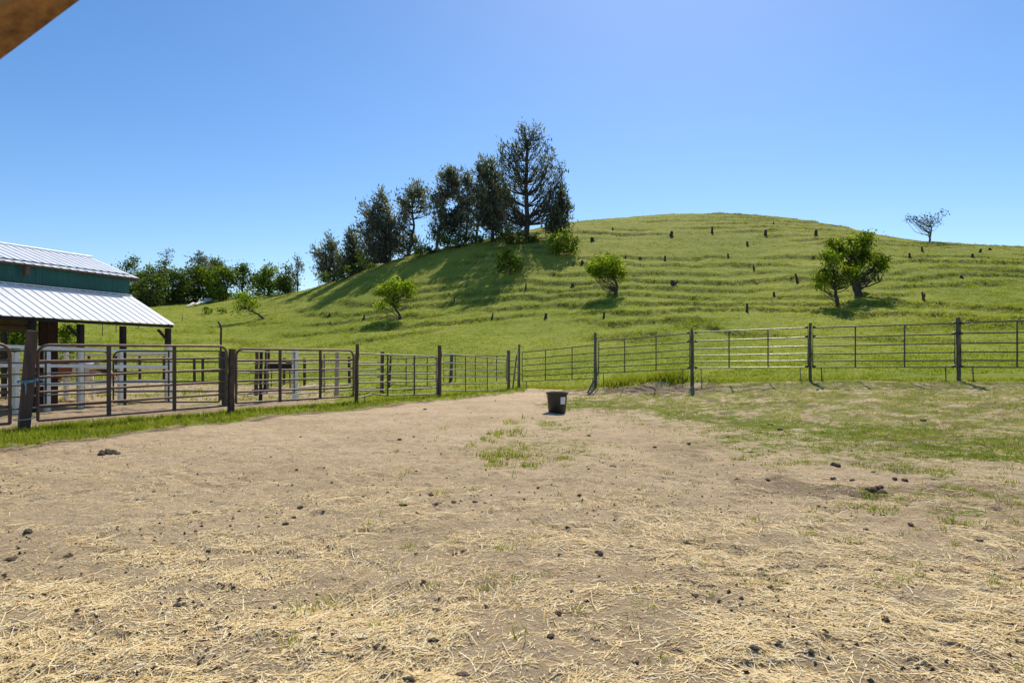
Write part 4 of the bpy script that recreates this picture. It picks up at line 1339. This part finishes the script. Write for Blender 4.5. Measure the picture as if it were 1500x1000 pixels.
        hgt = (c.z - (base[1] - max(l[1] + l[3] for l in lobes)) * pxm)
        at.append(np.repeat(np.clip(tone + rg.normal(0, .12, n), 0, 1), 4))
    mt.build('trunk', M[bark], root)
    Vv = np.concatenate(Vs).reshape(-1, 3)
    FQ = np.arange(len(Vv)).reshape(-1, 4)
    np_mesh(crown_name, Vv, FQ, M[mat], {'rnd': np.concatenate(at)}, False, root)
    return root


PG = 'dark pines along the hill ridge'
tree('pine_tree', 'tallest pine on the ridge with upswept limbs and a straight trunk', 'pine tree', (772, 350), [(772, 320), (771, 270), (772, 220), (768, 190)], .55,
     [(767, 204, 10, 22, 26), (786, 202, 9, 20, 20), (748, 220, 13, 22, 26), (733, 222, 8, 18, 14), (803, 230, 12, 26, 28), (819, 250, 8, 18, 16), (768, 248, 20, 26, 26), (742, 262, 22, 26, 36),
      (806, 268, 18, 22, 26), (738, 300, 18, 22, 24), (806, 298, 18, 16, 16), (775, 292, 20, 16, 7), (748, 326, 26, 12, 14)], (.55, 34, .8, 'needle'), 'pine', 'bark', PG, 11)
tree('pine_tree', 'dark dense pine hugging the left side of the tallest pine', 'pine tree', (722, 352), [(722, 330), (724, 290), (722, 245)], .36,
     [(722, 252, 13, 16, 18), (718, 285, 18, 22, 40), (728, 312, 20, 20, 40), (710, 318, 14, 16, 20), (735, 328, 16, 12, 16), (738, 285, 12, 16, 14)], (.62, 46, .9, 'needle'), 'pine', 'bark', PG, 12)
tree('pine_tree', 'leaning pine left of the dark dense pine, crown tip bending right', 'pine tree', (697, 353), [(700, 330), (706, 290), (710, 240)], .30,
     [(709, 243, 11, 14, 16), (703, 262, 14, 16, 20), (700, 290, 15, 14, 18), (712, 300, 10, 14, 10), (694, 318, 14, 14, 16)], (.60, 40, .85, 'needle'), 'pine2', 'bark', PG, 13)
tree('pine_tree', 'narrow pine with a sparse top, third trunk left of the tallest pine', 'pine tree', (682, 356), [(683, 335), (686, 300), (685, 256)], .28,
     [(685, 262, 9, 14, 14), (682, 285, 14, 16, 18), (690, 308, 12, 14, 14), (674, 312, 10, 14, 14), (668, 285, 8, 12, 8)], (.60, 38, .85, 'needle'), 'pine2', 'bark', PG, 14)
tree('pine_tree', 'right-leaning pine with a plume top in the middle of the ridge row', 'pine tree', (640, 364), [(644, 335), (650, 300), (658, 262), (662, 248)], .30,
     [(660, 252, 11, 12, 16), (655, 270, 17, 16, 28), (648, 288, 13, 12, 12), (668, 262, 9, 12, 10), (641, 312, 9, 12, 8), (636, 290, 8, 10, 6)], (.62, 40, .9, 'needle'), 'pine2', 'bark', PG, 15)
tree('pine_tree', 'low bushy pine slanting right under the plume-topped pine', 'pine tree', (655, 360), [(660, 345), (668, 325), (674, 310)], .22,
     [(664, 318, 15, 15, 30), (652, 332, 14, 12, 18), (680, 335, 12, 10, 10), (674, 308, 8, 10, 6), (634, 335, 10, 14, 10)], (.60, 40, .85, 'needle'), 'pine', 'bark', PG, 16)
tree('pine_tree', 'forked pine with bare lower limbs against the sky, left of the ridge middle', 'pine tree', (598, 370), [(602, 350), (606, 325), (604, 300), (611, 275)], .36,
     [(613, 272, 12, 10, 14), (606, 286, 20, 13, 24), (622, 292, 10, 9, 8), (590, 300, 10, 12, 10), (590, 318, 10, 12, 10), (592, 345, 14, 9, 12), (619, 352, 11, 9, 8), (582, 355, 10, 9, 8)], (.60, 40, .85, 'needle'), 'pine2', 'bark', PG, 17)
tree('pine_tree', 'broad fluffy grey pine, tallest of the left half of the ridge', 'pine tree', (570, 380), [(573, 350), (572, 325), (565, 300), (560, 284)], .34,
     [(560, 288, 8, 11, 9), (542, 300, 14, 13, 20), (535, 322, 14, 15, 22), (556, 318, 20, 17, 30), (572, 335, 12, 16, 16), (545, 350, 22, 18, 40), (562, 362, 18, 12, 22), (580, 345, 10, 14, 10)], (.62, 42, .95, 'needle'), 'pine2', 'bark', PG, 18)
tree('pine_tree', 'dense rounded dark pine beside the lowest end of the ridge row', 'pine tree', (520, 398), [(520, 380), (519, 360), (517, 342)], .30,
     [(517, 345, 9, 11, 12), (523, 362, 16, 15, 28), (515, 380, 18, 14, 34), (534, 380, 14, 14, 20), (502, 388, 12, 10, 12)], (.60, 46, .95, 'needle'), 'pine', 'bark', PG, 19)
tree('pine_tree', 'leftmost pine of the ridge row with a ragged side branch', 'pine tree', (490, 410), [(489, 390), (486, 365), (484, 350)], .30,
     [(484, 354, 9, 11, 12), (480, 370, 16, 14, 26), (488, 388, 18, 14, 28), (460, 366, 8, 7, 5), (468, 392, 9, 10, 10)], (.60, 44, .95, 'needle'), 'pine2', 'bark', PG, 20)
tree('pine_tree', 'small pointed conifer at the right end of the ridge row', 'pine tree', (818, 352), [(820, 325), (822, 295), (823, 278)], .25,
     [(823, 285, 5, 12, 9), (826, 302, 10, 14, 18), (813, 312, 11, 16, 22), (822, 330, 15, 14, 26), (806, 330, 9, 12, 10)], (.60, 44, .85, 'needle'), 'pine', 'bark', PG, 21)
tree('pine_tree', 'slender sparse conifer standing alone left of the ridge row', 'pine tree', (436, 427), [(436, 405), (436, 385), (435, 374)], .20,
     [(435, 380, 4, 8, 6), (436, 395, 8, 10, 10), (434, 410, 8, 7, 6)], (.60, 22, .75, 'needle'), 'pine2', 'bark', None, 22)
SG = None
tree('shrub', 'rounded shrub with bright green top at the right foot of the pines', 'shrub', (826, 374), [(826, 362)], .12,
     [(822, 352, 18, 12, 22), (836, 360, 11, 12, 14), (812, 362, 9, 8, 8)], (.36, 55, .75, 'leaf'), 'oak', 'bark', SG, 31)
tree('shrub', 'bright green shrub standing in the shadow below the tallest pine', 'shrub', (748, 402), [(748, 390)], .10,
     [(746, 378, 16, 10, 18), (756, 386, 9, 9, 9), (738, 392, 8, 7, 6)], (.34, 55, .7, 'leaf'), 'oak', 'bark', SG, 32)
tree('shrub', 'dull brown undergrowth shrub at the trunk of the tallest pine', 'shrub', (752, 358), [(752, 350)], .10,
     [(750, 346, 20, 10, 26), (784, 350, 12, 8, 12)], (.36, 50, .7, 'leaf'), 'oak_dark', 'bark', SG, 33)
tree('shrub', 'low dark undergrowth along the ridge under the middle pines', 'shrub', (676, 360), [(676, 355)], .08,
     [(665, 354, 26, 8, 26), (702, 350, 22, 8, 24), (618, 368, 22, 6, 16)], (.36, 45, .7, 'leaf'), 'oak_dark', 'bark', SG, 34)
tree('shrub', 'low dark undergrowth at the left end of the pine row', 'shrub', (545, 392), [(545, 386)], .08,
     [(550, 384, 30, 9, 32), (512, 398, 26, 9, 28), (478, 408, 18, 6, 14)], (.36, 45, .7, 'leaf'), 'oak_dark', 'bark', SG, 35)
# orchard trees on the slope
tree('almond_tree', 'small tree leaning far to the left on the slope above the gates', 'fruit tree', (386, 467), [(379, 461), (368, 456), (358, 452)], .22,
     [(352, 438, 13, 10, 16), (366, 436, 14, 9, 16), (374, 450, 10, 9, 9), (348, 452, 6, 10, 6), (360, 448, 14, 10, 8)], (.26, 30, .62, 'leaf'), 'almond', 'bark', None, 41)
tree('almond_tree', 'bushy light green tree on a short forked trunk below the pine shadow', 'fruit tree', (587, 467), [(584, 459), (577, 449), (574, 440)], .22,
     [(580, 420, 24, 12, 40), (563, 428, 15, 13, 22), (600, 424, 10, 11, 12), (578, 440, 22, 9, 14), (556, 446, 7, 10, 6)], (.24, 44, .58, 'leaf'), 'almond', 'bark', None, 42)
tree('almond_tree', 'flat-topped green tree in the middle of the terraced hill over a dark oval shadow', 'fruit tree', (902, 429), [(905, 419), (900, 409), (896, 400)], .22,
     [(888, 385, 22, 10, 34), (872, 396, 13, 8, 18), (900, 395, 14, 11, 22), (908, 404, 7, 9, 8), (885, 400, 18, 8, 14)], (.25, 44, .58, 'leaf'), 'almond', 'bark', None, 43)
tree('almond_tree', 'smaller dark green tree in front of the big tree on the right slope', 'fruit tree', (1227, 447), [(1226, 434), (1224, 421), (1224, 408)], .24,
     [(1222, 380, 18, 12, 24), (1205, 404, 13, 9, 16), (1230, 408, 22, 11, 24), (1248, 400, 12, 11, 16), (1204, 418, 9, 6, 8)], (.24, 40, .52, 'leaf'), 'shrub', 'bark', None, 44)
tree('almond_tree', 'big broad tree with a thick dark trunk on the right slope', 'fruit tree', (1258, 432), [(1254, 418), (1249, 406), (1256, 392), (1262, 375)], .42,
     [(1262, 350, 21, 9, 26), (1224, 362, 11, 10, 16), (1244, 366, 20, 10, 24), (1271, 370, 15, 12, 20), (1291, 383, 12, 9, 17), (1250, 388, 16, 9, 16), (1284, 394, 14, 7, 10)], (.25, 40, .55, 'leaf'), 'shrub', 'bark', None, 45)
tree('bare_tree', 'nearly leafless spreading tree alone on the right skyline', 'bare tree', (1362, 354), [(1362, 345), (1362, 334), (1362, 326)], .22,
     [(1362, 322, 12, 9, 13), (1342, 323, 17, 8, 14), (1381, 318, 13, 9, 12), (1352, 318, 12, 8, 7), (1330, 322, 6, 6, 8)], (.28, 11, .55, 'leaf'), 'twig', 'grey_bark', None, 46, limb=.36)
# left woods
OG = 'trees of the wood left of the pines'
WOOD = [
    ('oak_tree', 'round-topped oak just above the right end of the upper barn roof', (186, 446), 150, (166, 378, 206, 440), 'oak_dark', 60),
    ('oak_tree', 'mid green oak rising over the barn gutter, left of the bare-topped tree', (213, 447), 146, (196, 390, 234, 445), 'oak', 60),
    ('oak_tree', 'shadowy low oak at the lower left of the wood beside the barn', (226, 452), 136, (200, 404, 246, 448), 'oak_dark', 60),
    ('oak_tree', 'dark oak in front of the wood, below the bare-topped tree', (252, 452), 142, (236, 396, 272, 448), 'oak_dark', 66),
    ('oak_tree', 'densest oak in the middle of the wood reaching down to the grass', (284, 446), 147, (264, 390, 308, 442), 'oak', 76),
    ('oak_tree', 'bright green oak right of the densest oak, above the pale fallen log', (306, 440), 150, (292, 396, 322, 438), 'oak', 56),
    ('oak_tree', 'rounded oak at the right shoulder of the wood', (330, 430), 146, (314, 392, 342, 428), 'oak', 50),
    ('oak_tree', 'small airy oak next to the gap in the wood', (356, 428), 150, (343, 392, 369, 420), 'oak_dark', 36),
    ('oak_tree', 'tall thin oak crown behind the right shoulder of the wood', (314, 430), 158, (304, 381, 326, 410), 'oak_dark', 34),
    ('oak_tree', 'broad oak right of the sky gap on the saddle', (393, 430), 144, (378, 391, 412, 426), 'oak', 56),
    ('oak_tree', 'little dark oak in the sky gap on the saddle', (376, 430), 150, (368, 401, 386, 424), 'oak_dark', 24),
    ('oak_tree', 'dark oak between the saddle and the slender conifer', (418, 428), 140, (406, 390, 432, 424), 'oak_dark', 44),
    ('oak_tree', 'dark oak crown beneath the bare forked branches at the top of the wood', (243, 446), 150, (230, 380, 252, 420), 'oak_dark', 40),
    ('oak_tree', 'brownish oak topped by a thin bare crown near the middle of the wood', (292, 444), 152, (270, 378, 312, 410), 'pine2', 44),
    ('oak_tree', 'oak half hidden behind the barn gutter at the far left of the wood', (168, 450), 142, (150, 400, 184, 446), 'oak', 44),
]
for i, (nm, lab, base, Y, (x0, y0, x1, y1), mt, n) in enumerate(WOOD):
    rr = random.Random(100 + i)
    cx, cy = (x0 + x1) / 2, (y0 + y1) / 2; rx, ry = (x1 - x0) / 2 * 1.18, (y1 - y0) / 2
    x = (base[0] - 750) / F * Y; g = gz(x, Y)
    by = HOR - (g - CAM_Z) / Y * F      # true base row of that ground point
    lob = [(cx, cy, rx * .8, ry * .85, n // 2)]
    for k in range(5):
        a = rr.uniform(0, 2 * PI)
        lob.append((cx + math.cos(a) * rx * rr.uniform(.5, .95), cy - math.sin(a) * ry * rr.uniform(.5, .95), rx * rr.uniform(.25, .45), ry * rr.uniform(.22, .42), n // 8))
    lob.append((cx, (cy + min(by, y1 + 6)) / 2 + 2, rx * 1.0, max(6, (by - cy) * .45), n // 3))
    lob.append((cx + rr.uniform(-.3, .3) * rx, y0 + ry * .25, rx * .45, ry * .25, n // 8))
    tree(nm, lab, 'oak tree', (base[0], by), [(base[0] + rr.uniform(-3, 3), by - (by - cy) * .5), (cx, cy), (cx + rr.uniform(-2, 2), y0 + ry * .4)], .34, lob, (.46, 40, 1.3, 'leaf'), mt, 'bark', OG, 200 + i, Y=Y)
tree('bare_tree', 'bare forked dead branches sticking out above the wood', 'bare tree', (243, 440), [(243, 410), (243, 385), (244, 372)], .20,
     [(246, 368, 5, 4, 7), (236, 370, 4, 4, 5), (255, 368, 6, 4, 6), (248, 376, 8, 4, 6)], (.34, 5, .5, 'leaf'), 'twig', 'bark', None, 61, Y=151, limb=.5)
tree('bare_tree', 'thin grey half-bare treetop poking out of the middle of the wood', 'bare tree', (292, 440), [(292, 405), (292, 385), (291, 370)], .20,
     [(291, 372, 6, 5, 9), (285, 382, 8, 5, 8), (300, 380, 9, 6, 8)], (.4, 14, .7, 'leaf'), 'twig', 'bark', None, 62, Y=153, limb=.5)
tree('shrub', 'round green bush at the lower right edge of the wood', 'shrub', (321, 441), [(321, 436)], .1, [(321, 428, 12, 10, 26)], (.4, 50, .8, 'leaf'), 'oak', 'bark', None, 63)
tree('shrub', 'small green bush alone on the slope below the fallen log', 'shrub', (304, 460), [(304, 457)], .06, [(304, 454, 7, 4, 9)], (.3, 36, .5, 'leaf'), 'shrub', 'bark', None, 64)
tree('shrub', 'tiny bush on the slope right of the small green bush', 'shrub', (326, 459), [(326, 457)], .06, [(326, 455, 5, 3, 6)], (.3, 30, .45, 'leaf'), 'shrub', 'bark', None, 65)
tree('shrub', 'leafy bush seen under the barn roof right of the dark stall wall', 'shrub', (96, 545), [(96, 520)], .1, [(96, 498, 9, 26, 34), (104, 480, 8, 10, 8)], (.17, 36, .4, 'leaf'), 'shrub', 'bark', None, 66, Y=39)
tree('oak_tree', 'dense tree filling the opening under the barn roof at the left edge', 'oak tree', (18, 545), [(18, 520), (16, 500)], .25, [(16, 492, 38, 20, 70), (-20, 500, 30, 20, 40)], (.24, 46, .6, 'leaf'), 'oak', 'bark', None, 67, Y=44)

tree('shrub', 'shadowy undergrowth along the foot of the wood beside the barn', 'shrub', (232, 452), [(232, 448)], .1, [(205, 446, 26, 8, 26), (245, 446, 26, 8, 30), (280, 441, 22, 7, 22)], (.42, 46, .9, 'leaf'), 'oak_dark', 'bark', None, 68, Y=150)
tree('shrub', 'low scrub under the trees at the right end of the wood', 'shrub', (345, 430), [(345, 428)], .1, [(325, 428, 16, 5, 14), (352, 426, 14, 4, 10), (395, 426, 22, 5, 18)], (.4, 46, .8, 'leaf'), 'oak', 'bark', None, 69, Y=150)
# stumps on the hill
STUMPS = [
    (1043, 342, 11, 5, 0, 'upright dark stump standing out on the top terrace left of the hill crest'), (1121, 345, 9, 6, .1, 'stump on the top terrace below the crest with grass heaped around it'),
    (983, 346, 8, 7, 0, 'broad stump at the left end of the top terrace'), (868, 353, 6, 8, 0, 'squat stump near the shrub right of the pines'),
    (1095, 360, 7, 5, -.1, 'small stump one terrace below the hill crest'), (974, 382, 8, 5, .05, 'stump on the third terrace right of the flat-topped tree'),
    (1067, 377, 6, 4, -.15, 'small tilted stump in the middle of the upper terraces'), (1105, 396, 8, 4, -.2, 'thin stump left-tilted above the middle of the hill'),
    (938, 380, 4, 6, 0, 'low stump just above right of the flat-topped tree'), (917, 379, 4, 3, 0, 'tiny dark stump at the right tip of the flat-topped tree'),
    (985, 418, 8, 10, 0, 'wide twin stump right of the flat-topped tree'), (1169, 415, 16, 5, -.25, 'tall leaning stump left of the two green trees on the right slope'),
    (1134, 434, 7, 5, -.05, 'short stump between the leaning stump and the fence'), (1094, 457, 14, 6, .03, 'tallest upright stump low on the hill above the glinting panel'),
    (884, 466, 9, 5, .15, 'stump right below the oval shadow of the flat-topped tree'), (853, 387, 6, 7, 0, 'grey stump left of the flat-topped tree'),
    (898, 337, 4, 4, 0, 'faint small stump near the left skyline of the hill'), (1133, 329, 4, 3, 0, 'tiny stump closest to the hill crest'),
    (1195, 345, 9, 7, 0, 'dark stump on the top terrace left of the big tree'), (1333, 378, 8, 6, -.15, 'stump between the big tree and the bare skyline tree'),
    (1351, 368, 7, 5, -.1, 'stump just below the bare skyline tree'), (1435, 370, 6, 5, .35, 'right-tilted stump near the right skyline'),
    (1424, 377, 6, 6, 0, 'squat stump left of the tilted stump near the right skyline'), (1450, 366, 3, 6, 0, 'low stump at the right skyline'),
    (1287, 409, 8, 4, -.2, 'tilted stump right of the big tree trunk'), (1281, 408, 5, 4, 0, 'short stump beside the tilted stump right of the big tree'),
    (1354, 441, 15, 5, -.25, 'forked stump alone on the lower right slope'), (1408, 407, 4, 7, 0, 'low pale-edged stump on the right slope'),
    (720, 468, 10, 4, .25, 'thin slanted stump below the shadow of the pines'), (799, 467, 9, 7, 0, 'broad shaggy stump above the far fence corner'),
    (665, 441, 7, 3, .2, 'small thin stump at the lower edge of the pine shadow'), (770, 422, 7, 4, 0, 'stump right of the pine shadow'),
    (839, 421, 6, 9, 0, 'scrubby wide stump between the pine shadow and the flat-topped tree'), (482, 463, 5, 4, .2, 'small stump left of the bushy light green tree'),
    (533, 466, 6, 4, 0, 'small stump nearest the bushy light green tree'),
]
for i, (px, py, h, w, tilt, lab) in enumerate(STUMPS):
    q = hit(px, py); s = q.y / F; r = random.Random(300 + i)
    tilt = tilt or r.uniform(-.16, .16)
    hm, wm = h * s * .9, w * s * .34
    m = MB(); k = 6; pts = []; rad = []
    for j in range(k):
        t = j / (k - 1)
        pts.append(Vector((tilt * hm * t + r.gauss(0, .04) * wm, r.gauss(0, .05) * wm, -.15 + (hm + .15) * t))); rad.append(wm * (1.25 - .5 * t + r.gauss(0, .09)))
    m.tube(pts, rad, 8)
    if 'forked' in lab or 'twin' in lab:
        m.tube([pts[2], pts[3] + Vector((wm * 1.6, 0, 0)), pts[5] + Vector((wm * 2.2, 0, -.1 * hm))], [wm * .7, wm * .6, wm * .4], 7)
    if h < 9:
        for b_ in range(3):
            a_ = r.uniform(0, 6.28); m.tube([Vector((0, 0, 0)), Vector((math.cos(a_) * wm * 1.5, math.sin(a_) * wm * 1.5, -.05)), Vector((math.cos(a_) * wm * 2.4, math.sin(a_) * wm * 2.4, -.3))], [wm * .6, wm * .45, wm * .2], 6)
    o = m.build('tree_stump', M['stump']); o.location = q
    tag(o, lab, 'stump', 'old orchard stumps on the hill')

# pale fallen log at the edge of the wood
a = hit(273, 451); b = hit(310, 442)
m = MB(); k = 9; r = random.Random(5)
m.tube([(a.lerp(b, t / 8) - a) + Vector((0, 0, .45 + r.gauss(0, .10))) for t in range(9)], [.12, .24, .30, .26, .33, .32, .42, .45, .3], 8)
m.tube([(b - a) * .45 + Vector((0, 0, .5)), (b - a) * .55 + Vector((0, -.5, 1.1))], [.2, .08], 6)
o = m.build('fallen_log', M['deadwood']); o.location = a
tag(o, 'bleached white fallen log at the lower edge of the wood', 'log')

# ------------------------------------------------------------------ beam overhead at the top left
Yb = 1.25
p0, p1 = P(0, 84, Yb), P(112, 0, Yb)
d = (p1 - p0).normalized(); nrm = Vector((-d.z, 0, d.x))
mid = (p0 + p1) / 2 - d * .18
c = mid + nrm * .103 + Vector((0, -.045, 0))
m = MB(); N_ = 24; r = random.Random(9)
for i in range(N_):
    pass
m.box(Vector((0, 0, 0)), d * .9, Vector((0, .045, 0)), nrm * .11)
o = m.build('wooden_rafter', M['beam'], None, False, .006); o.location = c
tag(o, 'rough brown wooden beam overhead, cutting the top left corner', 'beam')

# ------------------------------------------------------------------ light, sky, camera
SUN_AZ = math.radians(14.0)      # from +Y towards +X
SUN_EL = math.radians(46.0)
sv = Vector((math.sin(SUN_AZ) * math.cos(SUN_EL), math.cos(SUN_AZ) * math.cos(SUN_EL), math.sin(SUN_EL)))
ld = bpy.data.lights.new('sun', 'SUN'); ld.energy = 5.0; ld.angle = math.radians(.5); ld.color = (1.0, .93, .80)
lo = bpy.data.objects.new('sun', ld); COL.objects.link(lo); lo.rotation_euler = (-sv).to_track_quat('-Z', 'Y').to_euler(); lo.location = (0, 0, 60)

w = bpy.data.worlds.new('World'); SC.world = w; w.use_nodes = True
nt = w.node_tree; nt.nodes.clear()
sky = nt.nodes.new('ShaderNodeTexSky'); sky.sky_type = 'NISHITA'; sky.sun_disc = False
sky.sun_elevation = SUN_EL; sky.sun_rotation = SUN_AZ
sky.altitude = 200; sky.air_density = 1.0; sky.dust_density = .35; sky.ozone_density = 3.4
bg = nt.nodes.new('ShaderNodeBackground'); bg.inputs['Strength'].default_value = .138
wo = nt.nodes.new('ShaderNodeOutputWorld')
hs = nt.nodes.new('ShaderNodeHueSaturation'); hs.inputs['Saturation'].default_value = 1.23; hs.inputs['Hue'].default_value = .503
nt.links.new(sky.outputs[0], hs.inputs['Color']); nt.links.new(hs.outputs[0], bg.inputs[0]); nt.links.new(bg.outputs[0], wo.inputs[0])

cd = bpy.data.cameras.new('camera'); cam = bpy.data.objects.new('camera', cd); COL.objects.link(cam)
cam.location = (0, 0, CAM_Z); cam.rotation_euler = (PI / 2, 0, 0)
cd.sensor_width = 36; cd.lens = 24; cd.shift_y = 20 / 1500; cd.clip_end = 3000; cd.clip_start = .05
cd.dof.use_dof = True; cd.dof.focus_distance = 20; cd.dof.aperture_fstop = 8
SC.camera = cam
SC.view_settings.view_transform = 'Standard'; SC.view_settings.look = 'None'; SC.view_settings.exposure = 0; SC.view_settings.gamma = 1
